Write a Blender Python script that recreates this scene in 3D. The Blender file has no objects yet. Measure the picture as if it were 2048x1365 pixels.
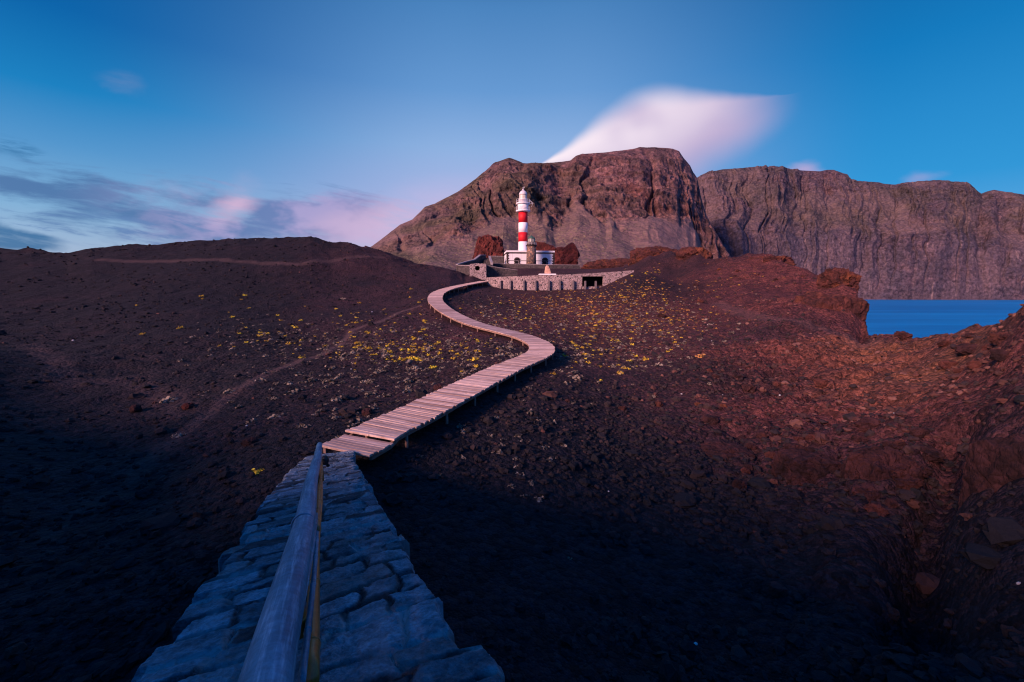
import bpy, math, random
import numpy as np

# ------------------------------------------------------------------ camera, sky, sun, exposure
SC = bpy.context.scene
COL = SC.collection
CZ = 46.0                                   # eye height above the sea
PITCH = math.radians(7.38)
FPX = 830.0                                 # focal length in pixels of a 2048 px wide frame
K = 830.0 / 1200.0

cam = bpy.data.cameras.new("camera")
cam.sensor_width = 36.0
cam.lens = 36.0 * FPX / 2048.0
cam.clip_start = 0.05
cam.clip_end = 20000.0
camo = bpy.data.objects.new("camera", cam)
COL.objects.link(camo)
camo.location = (0, 0, CZ)
camo.rotation_euler = (math.pi / 2 - PITCH, 0, 0)
SC.camera = camo

SC.view_settings.view_transform = 'Standard'
SC.view_settings.look = 'None'
SC.view_settings.exposure = 0.5
SC.view_settings.gamma = 1.0
SC.cycles.filter_width = 1.15

SUN_AZ_DIR = (-0.74, -0.6726)                 # horizontal direction towards the afterglow
SUN_EL = math.radians(22.0)
sun = bpy.data.lights.new("sun", 'SUN')
sun.energy = 4.6
sun.angle = math.radians(15.0)
sun.color = (1.0, 0.57, 0.50)
suno = bpy.data.objects.new("sun", sun)
COL.objects.link(suno)
from mathutils import Vector, Matrix
_sd = Vector((SUN_AZ_DIR[0] * math.cos(SUN_EL), SUN_AZ_DIR[1] * math.cos(SUN_EL), math.sin(SUN_EL)))
suno.rotation_euler = _sd.to_track_quat('Z', 'Y').to_euler()


def s2l(c):
    c = c / 255.0
    return c / 12.92 if c <= 0.04045 else ((c + 0.055) / 1.055) ** 2.4


def rgb(r, g, b):
    return (s2l(r), s2l(g), s2l(b), 1.0)


def ray(px, py):
    u = (px - 1024.0) / FPX
    v = (682.5 - py) / FPX
    cp, sp = math.cos(PITCH), math.sin(PITCH)
    return np.array([u, cp + v * sp, -sp + v * cp])


def P(px, py, d):
    """world point seen at (px,py) at camera depth d*K"""
    return np.array([0, 0, CZ]) + ray(px, py) * d * K


# ------------------------------------------------------------------ node helper
class G:
    def __init__(self, tree):
        self.t = tree
        self.n = tree.nodes
        self.l = tree.links

    def new(self, kind, **kw):
        n = self.n.new(kind)
        for k, v in kw.items():
            setattr(n, k, v)
        return n

    def put(self, sock, v):
        if isinstance(v, bpy.types.NodeSocket):
            self.l.new(v, sock)
        elif v is not None:
            try:
                sock.default_value = v
            except Exception:
                sock.default_value = (v, v, v)

    def m(self, op, a, b=None, c=None, clamp=False):
        n = self.new('ShaderNodeMath', operation=op, use_clamp=clamp)
        self.put(n.inputs[0], a)
        if b is not None:
            self.put(n.inputs[1], b)
        if c is not None:
            self.put(n.inputs[2], c)
        return n.outputs[0]

    def vm(self, op, a, b=None):
        n = self.new('ShaderNodeVectorMath', operation=op)
        self.put(n.inputs[0], a)
        if b is not None:
            self.put(n.inputs[1], b)
        return n.outputs[0]

    def mix(self, f, a, b, mode='MIX'):
        n = self.new('ShaderNodeMix', data_type='RGBA', blend_type=mode)
        n.clamp_factor = True
        self.put(n.inputs[0], f)
        self.put(n.inputs[6], a)
        self.put(n.inputs[7], b)
        return n.outputs[2]

    def ramp(self, f, stops, mode='LINEAR'):
        n = self.new('ShaderNodeValToRGB')
        cr = n.color_ramp
        cr.interpolation = mode
        while len(cr.elements) < len(stops):
            cr.elements.new(0.5)
        for e, (p, c) in zip(cr.elements, stops):
            e.position = p
            e.color = c if isinstance(c, tuple) else (c, c, c, 1)
        self.put(n.inputs[0], f)
        return n.outputs[0]

    def sstep(self, v, a, b, lo=0.0, hi=1.0):
        n = self.new('ShaderNodeMapRange', interpolation_type='SMOOTHSTEP')
        self.put(n.inputs[0], v)
        n.inputs[1].default_value = a
        n.inputs[2].default_value = b
        n.inputs[3].default_value = lo
        n.inputs[4].default_value = hi
        return n.outputs[0]

    def noise(self, vec, scale, detail=4.0, rough=0.55, dist=0.0, color=False):
        n = self.new('ShaderNodeTexNoise')
        self.put(n.inputs['Vector'], vec)
        n.inputs['Scale'].default_value = scale
        n.inputs['Detail'].default_value = detail
        n.inputs['Roughness'].default_value = rough
        n.inputs['Distortion'].default_value = dist
        return n.outputs['Color'] if color else n.outputs[0]

    def voro(self, vec, scale, feature='F1', out='Distance', rnd=1.0):
        n = self.new('ShaderNodeTexVoronoi', feature=feature)
        self.put(n.inputs['Vector'], vec)
        n.inputs['Scale'].default_value = scale
        n.inputs['Randomness'].default_value = rnd
        return n.outputs[out]

    def attr(self, name, out='Fac'):
        n = self.new('ShaderNodeAttribute', attribute_name=name)
        return n.outputs[out]

    def comb(self, x, y, z):
        n = self.new('ShaderNodeCombineXYZ')
        self.put(n.inputs[0], x)
        self.put(n.inputs[1], y)
        self.put(n.inputs[2], z)
        return n.outputs[0]

    def scale(self, vec, s):
        return self.vm('MULTIPLY', vec, s)


# ------------------------------------------------------------------ world
def uv_of(px, py):
    r = ray(px, py)
    return r[0] / r[1], r[2] / r[1]


def build_world():
    w = bpy.data.worlds.new("World")
    SC.world = w
    w.use_nodes = True
    g = G(w.node_tree)
    g.n.clear()
    out = g.new('ShaderNodeOutputWorld')
    bg = g.new('ShaderNodeBackground')
    g.l.new(bg.outputs[0], out.inputs[0])
    sky = g.new('ShaderNodeTexSky', sky_type='NISHITA', sun_disc=False)
    sky.sun_elevation = SUN_EL
    sky.sun_rotation = math.atan2(SUN_AZ_DIR[0], SUN_AZ_DIR[1])
    sky.air_density = 1.0
    sky.dust_density = 0.6
    sky.ozone_density = 3.0
    tc = g.new('ShaderNodeTexCoord').outputs['Generated']
    sep = g.new('ShaderNodeSeparateXYZ')
    g.l.new(tc, sep.inputs[0])
    x, y, z = sep.outputs
    yy = g.m('MAXIMUM', y, 0.02)
    u = g.m('DIVIDE', x, yy)
    v = g.m('DIVIDE', z, yy)
    h = g.m('MAXIMUM', g.m('SQRT', g.m('ADD', g.m('MULTIPLY', x, x), g.m('MULTIPLY', y, y))), 0.001)
    az = g.m('DIVIDE', x, h)                                     # sine of the azimuth from north
    # dusk colours of the clear sky by elevation: three bearings
    mid = g.ramp(z, [(0.0, rgb(205, 186, 214)), (0.10, rgb(190, 184, 222)), (0.20, rgb(172, 184, 230)),
                     (0.30, rgb(145, 180, 228)), (0.40, rgb(104, 156, 214)), (0.52, rgb(76, 134, 194)), (0.62, rgb(14, 80, 150)), (0.80, rgb(14, 100, 190))])
    lef = g.ramp(z, [(0.0, rgb(184, 182, 208)), (0.06, rgb(162, 184, 214)), (0.13, rgb(130, 178, 218)),
                     (0.22, rgb(84, 152, 208)), (0.30, rgb(22, 130, 196)), (0.40, rgb(0, 100, 172)), (0.60, rgb(0, 74, 142)), (0.80, rgb(14, 100, 190))])
    rig = g.ramp(z, [(0.0, rgb(120, 175, 225)), (0.10, rgb(84, 164, 224)), (0.18, rgb(40, 150, 216)),
                     (0.28, rgb(30, 138, 206)), (0.38, rgb(6, 122, 192)), (0.60, rgb(4, 76, 145)), (0.80, rgb(14, 100, 190))])
    c = g.mix(g.sstep(az, -0.10, -0.72), mid, lef)
    c = g.mix(g.sstep(az, 0.10, 0.66), c, rig)
    nis = g.mix(1.0, sky.outputs[0], (0.05, 0.05, 0.05, 1), 'MULTIPLY')
    c = g.mix(0.08, c, nis)
    # the dusk glow lies behind the camera; overhead and behind the sky stays dim
    rear = g.ramp(z, [(0.0, rgb(196, 150, 190)), (0.12, rgb(150, 140, 200)), (0.30, rgb(70, 120, 200)), (0.5, rgb(16, 106, 200)), (1.0, rgb(12, 104, 200))])
    c = g.mix(g.sstep(y, 0.25, -0.35), c, rear)
    front = g.sstep(y, 0.02, 0.12)

    # --- low streaks of cloud on the left
    wv = g.comb(u, v, 0.0)
    warp = g.noise(g.scale(wv, (2.0, 5.0, 1)), 1.4, 3, 0.5, color=True)
    ten = 0.17
    ur = g.m('ADD', u, g.m('MULTIPLY', v, -ten))
    vr = g.m('ADD', v, g.m('MULTIPLY', u, ten))                   # streaks fall towards the right
    sv = g.vm('ADD', g.comb(ur, vr, 0.0), g.scale(g.vm('SUBTRACT', warp, (0.5, 0.5, 0.5)), (0.16, 0.045, 0)))
    n1 = g.noise(g.vm('ADD', g.scale(sv, (2.2, 12.0, 1)), (7.3, 2.2, 0)), 1.0, 6, 0.62)
    n2 = g.noise(g.vm('ADD', g.scale(sv, (7.0, 62.0, 1)), (4.2, 1.7, 0)), 1.0, 5, 0.6)
    nn = g.m('ADD', g.m('MULTIPLY', n1, 0.74), g.m('MULTIPLY', n2, 0.26))

    wsep = g.new('ShaderNodeSeparateXYZ')
    g.put(wsep.inputs[0], g.vm('SUBTRACT', g.noise(g.scale(wv, (3.0, 7.0, 1)), 1.6, 4, 0.55, color=True), (0.5, 0.5, 0.5)))
    uw = g.m('ADD', u, g.m('MULTIPLY', wsep.outputs[0], 0.14))
    vw = g.m('ADD', v, g.m('MULTIPLY', wsep.outputs[1], 0.06))

    def blob(cx, cy, rx, ry, rot=0.0, soft=(1.0, 0.0)):
        """soft ellipse in pixels of the sky's gnomonic plane"""
        U, V = uv_of(cx, cy)
        a = g.m('SUBTRACT', uw, U)
        b = g.m('SUBTRACT', vw, V)
        cr, sr = math.cos(rot), math.sin(rot)
        a2 = g.m('ADD', g.m('MULTIPLY', a, cr), g.m('MULTIPLY', b, sr))
        b2 = g.m('SUBTRACT', g.m('MULTIPLY', b, cr), g.m('MULTIPLY', a, sr))
        a3 = g.m('DIVIDE', a2, rx / FPX)
        b3 = g.m('DIVIDE', b2, ry / FPX)
        d = g.m('SQRT', g.m('ADD', g.m('MULTIPLY', a3, a3), g.m('MULTIPLY', b3, b3)))
        return g.sstep(d, soft[0], soft[1])

    msk = blob(330, 415, 520, 118, -0.15, (1.0, 0.2))
    msk = g.m('MAXIMUM', msk, g.m('MULTIPLY', blob(650, 435, 330, 85, 0.02, (1.0, 0.2)), 1.3))
    msk = g.m('MAXIMUM', msk, g.m('MULTIPLY', blob(60, 370, 220, 44, -0.12), 0.95))
    msk = g.m('MAXIMUM', msk, g.m('MULTIPLY', blob(120, 440, 330, 60, -0.1), 0.60))
    dens = g.m('MULTIPLY', g.sstep(g.m('ADD', nn, g.m('MULTIPLY', msk, 0.26)), 0.58, 0.80), g.sstep(msk, 0.0, 0.4))
    dens = g.m('MULTIPLY', g.m('MULTIPLY', dens, 0.92), front)
    pinkm = g.m('MAXIMUM', blob(470, 405, 90, 46, 0.5), blob(800, 445, 240, 95, 0.25))
    ccol = g.mix(g.sstep(az, -0.72, -0.3), rgb(78, 116, 166), rgb(118, 132, 186))
    ccol = g.mix(g.m('MULTIPLY', g.sstep(g.noise(g.vm('ADD', g.scale(wv, (3.0, 6.0, 1)), (1, 3, 0)), 1.7, 4, 0.6), 0.42, 0.62), g.sstep(az, -0.75, -0.5)), ccol, rgb(168, 158, 204))
    ccol = g.mix(pinkm, ccol, rgb(206, 176, 208))
    c = g.mix(dens, c, ccol)
    pk = g.m('MULTIPLY', g.m('ADD', blob(465, 398, 80, 44, 0.5), g.m('ADD', blob(690, 455, 70, 44, 0.2), g.m('MULTIPLY', blob(350, 385, 90, 40, -0.2), 0.5))), g.sstep(g.noise(g.scale(wv, (3.0, 5.0, 1)), 2.6, 5, 0.6), 0.30, 0.66))
    c = g.mix(g.m('MULTIPLY', pk, g.m('MULTIPLY', front, 0.38)), c, rgb(200, 174, 208))
    st = g.m('MULTIPLY', g.sstep(n2, 0.50, 0.66), g.m('MAXIMUM', blob(260, 452, 420, 50, -0.06, (1.0, 0.3)), g.m('MULTIPLY', blob(640, 380, 160, 40, -0.1), 0.6)))
    c = g.mix(g.m('MULTIPLY', st, g.m('MULTIPLY', front, 0.75)), c, rgb(98, 132, 182))
    # bank of pink cloud against the left flank of the mountain
    bank = g.m('MULTIPLY', blob(820, 440, 230, 80, 0.40), g.sstep(n1, 0.2, 0.55))
    c = g.mix(g.m('MULTIPLY', bank, g.m('MULTIPLY', front, 0.5)), c, rgb(206, 186, 222))
    # dark slate bar low on the far left, and wisps above it
    dk = g.m('MULTIPLY', blob(20, 474, 125, 30, -0.16, (1.0, 0.5)), g.sstep(nn, 0.25, 0.45))
    dk = g.m('MAXIMUM', dk, g.m('MULTIPLY', blob(20, 290, 75, 26, -0.25), g.sstep(n2, 0.35, 0.62)))
    c = g.mix(g.m('MULTIPLY', dk, g.m('MULTIPLY', front, 0.8)), c, rgb(28, 98, 150))
    wisp = g.m('MULTIPLY', blob(245, 165, 60, 26, -0.3), g.sstep(n1, 0.3, 0.6))
    c = g.mix(g.m('MULTIPLY', wisp, g.m('MULTIPLY', front, 0.5)), c, rgb(120, 140, 185))

    # --- the big wind-drawn cloud over the summit
    A, B = uv_of(1078, 334), uv_of(1600, 190)
    ex, ey = B[0] - A[0], B[1] - A[1]
    L = math.hypot(ex, ey)
    ex, ey = ex / L, ey / L
    cw = g.noise(g.scale(wv, (1.0, 1.0, 1)), 5.0, 3, 0.5, color=True)
    cs = g.new('ShaderNodeSeparateXYZ')
    g.put(cs.inputs[0], g.vm('SUBTRACT', cw, (0.5, 0.5, 0.5)))
    a = g.m('ADD', g.m('SUBTRACT', u, A[0]), g.m('MULTIPLY', cs.outputs[0], 0.05))
    b = g.m('ADD', g.m('SUBTRACT', v, A[1]), g.m('MULTIPLY', cs.outputs[1], 0.03))
    s = g.m('DIVIDE', g.m('ADD', g.m('MULTIPLY', a, ex), g.m('MULTIPLY', b, ey)), L)
    t = g.m('DIVIDE', g.m('SUBTRACT', g.m('MULTIPLY', b, ex), g.m('MULTIPLY', a, ey)), L)
    S = 4.0                                                       # ramps hold widths times S
    up = g.ramp(s, [(0.0, 0.012), (0.10, .042 * S), (0.17, .070 * S), (0.25, .105 * S), (0.33, .130 * S), (0.42, .152 * S),
                    (0.52, .150 * S), (0.60, .118 * S), (0.70, .078 * S), (0.80, .050 * S), (0.92, .004 * S), (1.0, .004 * S)], 'B_SPLINE')
    lo = g.ramp(s, [(0.0, .0), (0.12, .05 * S), (0.25, .10 * S), (0.40, .15 * S), (0.55, .17 * S), (0.66, .14 * S),
                    (0.78, .11 * S), (0.90, .09 * S), (1.0, .06 * S)], 'B_SPLINE')
    up = g.m('MAXIMUM', g.m('DIVIDE', up, S), 0.004)
    lo = g.m('MAXIMUM', g.m('DIVIDE', lo, S), 0.004)
    qu = g.m('DIVIDE', t, up)
    ql = g.m('DIVIDE', g.m('MULTIPLY', t, -1.0), lo)
    au = g.sstep(qu, 1.32, 0.55)
    al = g.sstep(ql, 1.6, 0.35)
    al = g.m('MULTIPLY', g.m('MULTIPLY', au, al), g.sstep(s, -0.02, 0.05))
    al = g.m('MULTIPLY', al, g.sstep(s, 1.02, 0.66))
    al = g.m('MULTIPLY', g.m('MULTIPLY', al, front), 0.97)
    soft = g.noise(g.vm('ADD', g.scale(g.comb(s, t, 0), (3.0, 5.0, 1)), (2, 5, 0)), 1.0, 2, 0.4)
    core = g.m('MULTIPLY', g.sstep(qu, -1.1, 0.55), g.sstep(s, 0.95, 0.3))
    core = g.m('MULTIPLY', core, g.sstep(soft, 0.1, 0.62))
    bc = g.mix(core, rgb(190, 172, 208), rgb(250, 234, 244))
    c = g.mix(al, c, bc)
    # small caps on the right-hand ridge
    cap = g.m('MULTIPLY', blob(1612, 338, 55, 22, 0.0), 0.75)
    cap = g.m('MAXIMUM', cap, g.m('MULTIPLY', blob(1850, 358, 60, 18, 0.0), 0.35))
    c = g.mix(g.m('MULTIPLY', cap, front), c, rgb(190, 170, 212))
    g.put(bg.inputs[0], c)
    bg.inputs[1].default_value = 0.73


build_world()


# ------------------------------------------------------------------ numpy noise
def _h(ix, iy, iz, seed):
    with np.errstate(over='ignore'):
        n = (ix.astype(np.uint32) * np.uint32(374761393) + iy.astype(np.uint32) * np.uint32(668265263)
             + iz.astype(np.uint32) * np.uint32(2147483647) + np.uint32(seed) * np.uint32(1274126177))
        n = (n ^ (n >> np.uint32(13))) * np.uint32(1274126177)
        n = (n ^ (n >> np.uint32(16))) * np.uint32(2246822519)
        n = n ^ (n >> np.uint32(15))
    return n


def vnoise(p, seed=0):
    """smooth value noise in -1..1 for points (N,3)"""
    f0 = np.floor(p)
    i = f0.astype(np.int64)
    f = p - f0
    w = f * f * f * (f * (f * 6 - 15) + 10)
    r = np.zeros(len(p))
    for dx in (0, 1):
        wx = w[:, 0] if dx else 1 - w[:, 0]
        for dy in (0, 1):
            wy = w[:, 1] if dy else 1 - w[:, 1]
            for dz in (0, 1):
                wz = w[:, 2] if dz else 1 - w[:, 2]
                r += wx * wy * wz * (_h(i[:, 0] + dx, i[:, 1] + dy, i[:, 2] + dz, seed) / 2147483647.5 - 1.0)
    return r


_ROT = np.array([[0.80, 0.60, 0.0], [-0.48, 0.64, 0.60], [0.36, -0.48, 0.80]])


def fbm(p, wl, octv=4, gain=0.5, seed=0, ridged=False):
    p = np.asarray(p, float) / wl
    r = np.zeros(len(p))
    a = 1.0
    tot = 0.0
    for o in range(octv):
        n = vnoise(p + 17.3 * o, seed + o * 7)
        if ridged:
            n = 1.0 - 2.0 * np.abs(n)
        r += a * n
        tot += a
        a *= gain
        p = (p @ _ROT.T) * 2.03
    return r / tot


def worley(p, seed=0):
    """2D cellular: returns F1, F2, id (random 0..1) for points (N,2) in cell units"""
    f0 = np.floor(p).astype(np.int64)
    N = len(p)
    F1 = np.full(N, 9.0)
    F2 = np.full(N, 9.0)
    ID = np.zeros(N)
    CX = np.zeros((N, 2))
    z = np.zeros(N, np.int64)
    for dx in (-1, 0, 1):
        for dy in (-1, 0, 1):
            cx, cy = f0[:, 0] + dx, f0[:, 1] + dy
            rx = _h(cx, cy, z, seed) / 4294967295.0
            ry = _h(cx, cy, z + 1, seed) / 4294967295.0
            rid = _h(cx, cy, z + 2, seed) / 4294967295.0
            px = cx + 0.5 + (rx - 0.5) * 0.82
            py = cy + 0.5 + (ry - 0.5) * 0.82
            d = np.hypot(p[:, 0] - px, p[:, 1] - py)
            near = d < F1
            F2 = np.where(near, F1, np.minimum(F2, d))
            ID = np.where(near, rid, ID)
            CX[near, 0] = px[near]
            CX[near, 1] = py[near]
            F1 = np.where(near, d, F1)
    return F1, F2, ID, CX


def sm(x, a, b):
    t = np.clip((np.asarray(x, float) - a) / (b - a), 0, 1)
    return t * t * (3 - 2 * t)


# ------------------------------------------------------------------ mesh helpers
def link(o, parent=None):
    COL.objects.link(o)
    if parent is not None:
        o.parent = parent
    return o


def tag(o, label=None, cat=None, group=None, kind=None):
    if label:
        o["label"] = label
    if cat:
        o["category"] = cat
    if group:
        o["group"] = group
    if kind:
        o["kind"] = kind
    return o


def npmesh(name, verts, faces, mat=None, smooth=True, attrs=None, vattrs=None):
    """verts (N,3); faces (M,k) array of one size or list of arrays of different sizes"""
    me = bpy.data.meshes.new(name)
    if not isinstance(faces, list):
        faces = [faces]
    faces = [np.asarray(f, np.int32) for f in faces if len(f)]
    nl = sum(f.size for f in faces)
    nf = sum(len(f) for f in faces)
    me.vertices.add(len(verts))
    me.vertices.foreach_set("co", np.asarray(verts, np.float32).ravel())
    me.loops.add(nl)
    me.polygons.add(nf)
    me.loops.foreach_set("vertex_index", np.concatenate([f.ravel() for f in faces]))
    starts = []
    s = 0
    for f in faces:
        k = f.shape[1]
        starts.append(s + np.arange(len(f)) * k)
        s += f.size
    me.polygons.foreach_set("loop_start", np.concatenate(starts).astype(np.int32))
    me.polygons.foreach_set("use_smooth", np.full(nf, smooth))
    me.update(calc_edges=True)
    me.validate()
    for k, v in (attrs or {}).items():
        a = me.attributes.new(k, 'FLOAT', 'POINT')
        a.data.foreach_set("value", np.asarray(v, np.float32))
    for k, v in (vattrs or {}).items():
        a = me.attributes.new(k, 'FLOAT_VECTOR', 'POINT')
        a.data.foreach_set("vector", np.asarray(v, np.float32).ravel())
    if mat:
        me.materials.append(mat)
    return me


def nobj(name, verts, faces, mat=None, parent=None, smooth=True, attrs=None, vattrs=None):
    return link(bpy.data.objects.new(name, npmesh(name, verts, faces, mat, smooth, attrs, vattrs)), parent)


def grid_faces(nu, nv, wrap=False):
    """vertex index = i*nv + j"""
    i = np.arange(nu if wrap else nu - 1)[:, None]
    j = np.arange(nv - 1)[None, :]
    i2 = (i + 1) % nu
    return np.stack([i * nv + j, i2 * nv + j, i2 * nv + j + 1, i * nv + j + 1], -1).reshape(-1, 4)


class MB:
    """collects simple solids in one mesh"""

    def __init__(self):
        self.v, self.q, self.n, self.a = [], {}, 0, []

    def add(self, verts, faces, tone=0.5):
        verts = np.asarray(verts, float)
        for f in faces:
            self.q.setdefault(len(f), []).append([i + self.n for i in f])
        self.v.append(verts)
        self.a.append(np.full(len(verts), tone))
        self.n += len(verts)

    def box(self, c, s, ax=None, tone=0.5, taper=1.0):
        """centre, full sizes, axes (3x3 rows); taper scales the top"""
        ax = np.eye(3) if ax is None else np.asarray(ax, float)
        h = np.asarray(s, float) / 2
        pts = []
        for sz in (-1, 1):
            k = taper if sz > 0 else 1.0
            for sx, sy in ((-1, -1), (1, -1), (1, 1), (-1, 1)):
                pts.append(np.asarray(c) + sx * h[0] * k * ax[0] + sy * h[1] * k * ax[1] + sz * h[2] * ax[2])
        self.add(pts, [(0, 3, 2, 1), (4, 5, 6, 7), (0, 1, 5, 4), (1, 2, 6, 5), (2, 3, 7, 6), (3, 0, 4, 7)], tone)

    def tube(self, pts, rad, seg=10, caps=True, tone=0.5):
        pts = np.asarray(pts, float)
        n = len(pts)
        rad = np.full(n, rad) if np.isscalar(rad) else np.asarray(rad, float)
        tan = np.gradient(pts, axis=0)
        tan /= np.linalg.norm(tan, axis=1)[:, None]
        up = np.array([0, 0, 1.0]) if abs(tan[0][2]) < 0.9 else np.array([1.0, 0, 0])
        V = []
        for i in range(n):
            s = np.cross(tan[i], up)
            s /= np.linalg.norm(s)
            q = np.cross(s, tan[i])
            for k in range(seg):
                a = 2 * math.pi * k / seg
                V.append(pts[i] + rad[i] * (math.cos(a) * s + math.sin(a) * q))
        F = []
        for i in range(n - 1):
            for k in range(seg):
                k2 = (k + 1) % seg
                F.append((i * seg + k, i * seg + k2, (i + 1) * seg + k2, (i + 1) * seg + k))
        if caps:
            F.append(tuple(range(seg - 1, -1, -1)))
            F.append(tuple((n - 1) * seg + k for k in range(seg)))
        self.add(V, F, tone)

    def lathe(self, prof, seg=32, c=(0, 0, 0)):
        """profile list of (r,z) bottom to top"""
        V, F = [], []
        for r, z in prof:
            for k in range(seg):
                a = 2 * math.pi * k / seg
                V.append((c[0] + r * math.cos(a), c[1] + r * math.sin(a), c[2] + z))
        for i in range(len(prof) - 1):
            for k in range(seg):
                k2 = (k + 1) % seg
                F.append((i * seg + k, i * seg + k2, (i + 1) * seg + k2, (i + 1) * seg + k))
        F.append(tuple(range(seg - 1, -1, -1)))
        F.append(tuple((len(prof) - 1) * seg + k for k in range(seg)))
        self.add(V, F)

    def build(self, name, mat, parent=None, smooth=False, loc=None):
        V = np.concatenate(self.v)
        o = nobj(name, V, [np.array(f) for f in self.q.values()], mat, parent, smooth,
                 attrs={"tone": np.concatenate(self.a)})
        if loc is not None:
            o.location = loc
        return o


def empty(name, loc, rz=0.0, **kw):
    o = bpy.data.objects.new(name, None)
    o.empty_display_size = 0.3
    o.location = loc
    o.rotation_euler = (0, 0, rz)
    link(o)
    tag(o, **kw)
    return o


def icosphere(sub):
    t = (1 + 5 ** 0.5) / 2
    v = [(-1, t, 0), (1, t, 0), (-1, -t, 0), (1, -t, 0), (0, -1, t), (0, 1, t), (0, -1, -t), (0, 1, -t),
         (t, 0, -1), (t, 0, 1), (-t, 0, -1), (-t, 0, 1)]
    f = [(0, 11, 5), (0, 5, 1), (0, 1, 7), (0, 7, 10), (0, 10, 11), (1, 5, 9), (5, 11, 4), (11, 10, 2), (10, 7, 6),
         (7, 1, 8), (3, 9, 4), (3, 4, 2), (3, 2, 6), (3, 6, 8), (3, 8, 9), (4, 9, 5), (2, 4, 11), (6, 2, 10), (8, 6, 7), (9, 8, 1)]
    v = [np.array(p) / np.linalg.norm(p) for p in v]
    for _ in range(sub):
        cache = {}
        nf = []

        def midp(a, b):
            k = (min(a, b), max(a, b))
            if k not in cache:
                m = v[a] + v[b]
                v.append(m / np.linalg.norm(m))
                cache[k] = len(v) - 1
            return cache[k]
        for a, b, c in f:
            ab, bc, ca = midp(a, b), midp(b, c), midp(c, a)
            nf += [(a, ab, ca), (b, bc, ab), (c, ca, bc), (ab, bc, ca)]
        f = nf
    return np.array(v), np.array(f)


# ------------------------------------------------------------------ materials
def mat(name, fn, rough=0.9, spec=0.25):
    m = bpy.data.materials.new(name)
    m.use_nodes = True
    g = G(m.node_tree)
    b = g.n['Principled BSDF']
    b.inputs['Roughness'].default_value = rough
    b.inputs['Specular IOR Level'].default_value = spec
    g.b = b
    g.pos = g.new('ShaderNodeNewGeometry').outputs['Position']
    g.obj = g.new('ShaderNodeTexCoord').outputs['Object']
    fn(g, b)
    return m


def bump(g, b, h, dist, strength=1.0):
    n = g.new('ShaderNodeBump')
    n.inputs['Strength'].default_value = strength
    n.inputs['Distance'].default_value = dist
    g.put(n.inputs['Height'], h)
    g.put(b.inputs['Normal'], n.outputs[0])


def m_ground(g, b):
    p = g.pos
    big = g.noise(p, 0.11, 5, 0.6)
    med = g.noise(g.vm('ADD', p, (31, 7, 3)), 0.7, 6, 0.65)
    cell = g.voro(p, 5.5, out='Color')
    cs = g.new('ShaderNodeSeparateColor')
    g.put(cs.inputs[0], cell)
    d1 = g.voro(p, 5.5)
    fine = g.voro(p, 19.0, out='Color')
    fs = g.new('ShaderNodeSeparateColor')
    g.put(fs.inputs[0], fine)
    d2 = g.voro(p, 19.0)
    red = g.attr('red')
    ash_shade = g.attr('ash_shade')  # dark ash patches, plus shade painted on the near and left ground
    trail = g.attr('trail')
    och = g.attr('ochre')
    base = g.mix(g.sstep(big, 0.3, 0.7), (0.018, 0.014, 0.019, 1), (0.056, 0.030, 0.036, 1))
    redc = g.mix(g.sstep(med, 0.3, 0.7), (0.058, 0.022, 0.024, 1), (0.140, 0.050, 0.043, 1))
    redc = g.mix(g.m('MULTIPLY', och, 0.8), redc, (0.17, 0.082, 0.042, 1))
    c = g.mix(red, base, redc)
    c = g.mix(ash_shade, c, g.mix(med, (0.005, 0.006, 0.009, 1), (0.021, 0.018, 0.024, 1)))
    stone = g.mix(cs.outputs[0], (0.35, 0.35, 0.38, 1), (1.75, 1.55, 1.5, 1))
    c = g.mix(0.8, c, stone, 'MULTIPLY')
    gr = g.mix(fs.outputs[0], (0.45, 0.45, 0.47, 1), (1.6, 1.5, 1.5, 1))
    c = g.mix(0.8, c, gr, 'MULTIPLY')
    c = g.mix(g.m('MULTIPLY', trail, 0.85), c, g.mix(med, (0.105, 0.060, 0.058, 1), (0.19, 0.115, 0.105, 1)))
    g.put(b.inputs['Base Color'], c)
    h = g.m('ADD', g.m('MULTIPLY', d1, -0.10), g.m('MULTIPLY', d2, -0.035))
    h = g.m('ADD', h, g.m('MULTIPLY', med, 0.25))
    h = g.m('MULTIPLY', h, g.m('SUBTRACT', 1.0, g.m('MULTIPLY', trail, 0.75)))
    bump(g, b, h, 1.0, 0.9)


def m_rock(dark, light, sc=1.0, rust=None):
    def fn(g, b):
        p = g.pos
        n = g.noise(p, 0.5 * sc, 7, 0.65, 0.4)
        v = g.voro(p, 3.2 * sc, out='Color')
        s = g.new('ShaderNodeSeparateColor')
        g.put(s.inputs[0], v)
        c = g.mix(g.sstep(n, 0.32, 0.68), dark, light)
        if rust:
            c = g.mix(g.sstep(g.noise(g.vm('ADD', p, (9, 9, 9)), 0.35 * sc, 4, 0.6), 0.5, 0.7), c, rust)
        c = g.mix(0.55, c, g.mix(s.outputs[0], (0.5, 0.5, 0.5, 1), (1.5, 1.4, 1.4, 1)), 'MULTIPLY')
        g.put(b.inputs['Base Color'], c)
        h = g.m('ADD', g.m('MULTIPLY', g.voro(p, 3.2 * sc), -0.12), g.m('MULTIPLY', g.noise(p, 2.5 * sc, 6, 0.7), 0.2))
        bump(g, b, h, 1.0 / sc, 0.8)
    return fn


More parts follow.
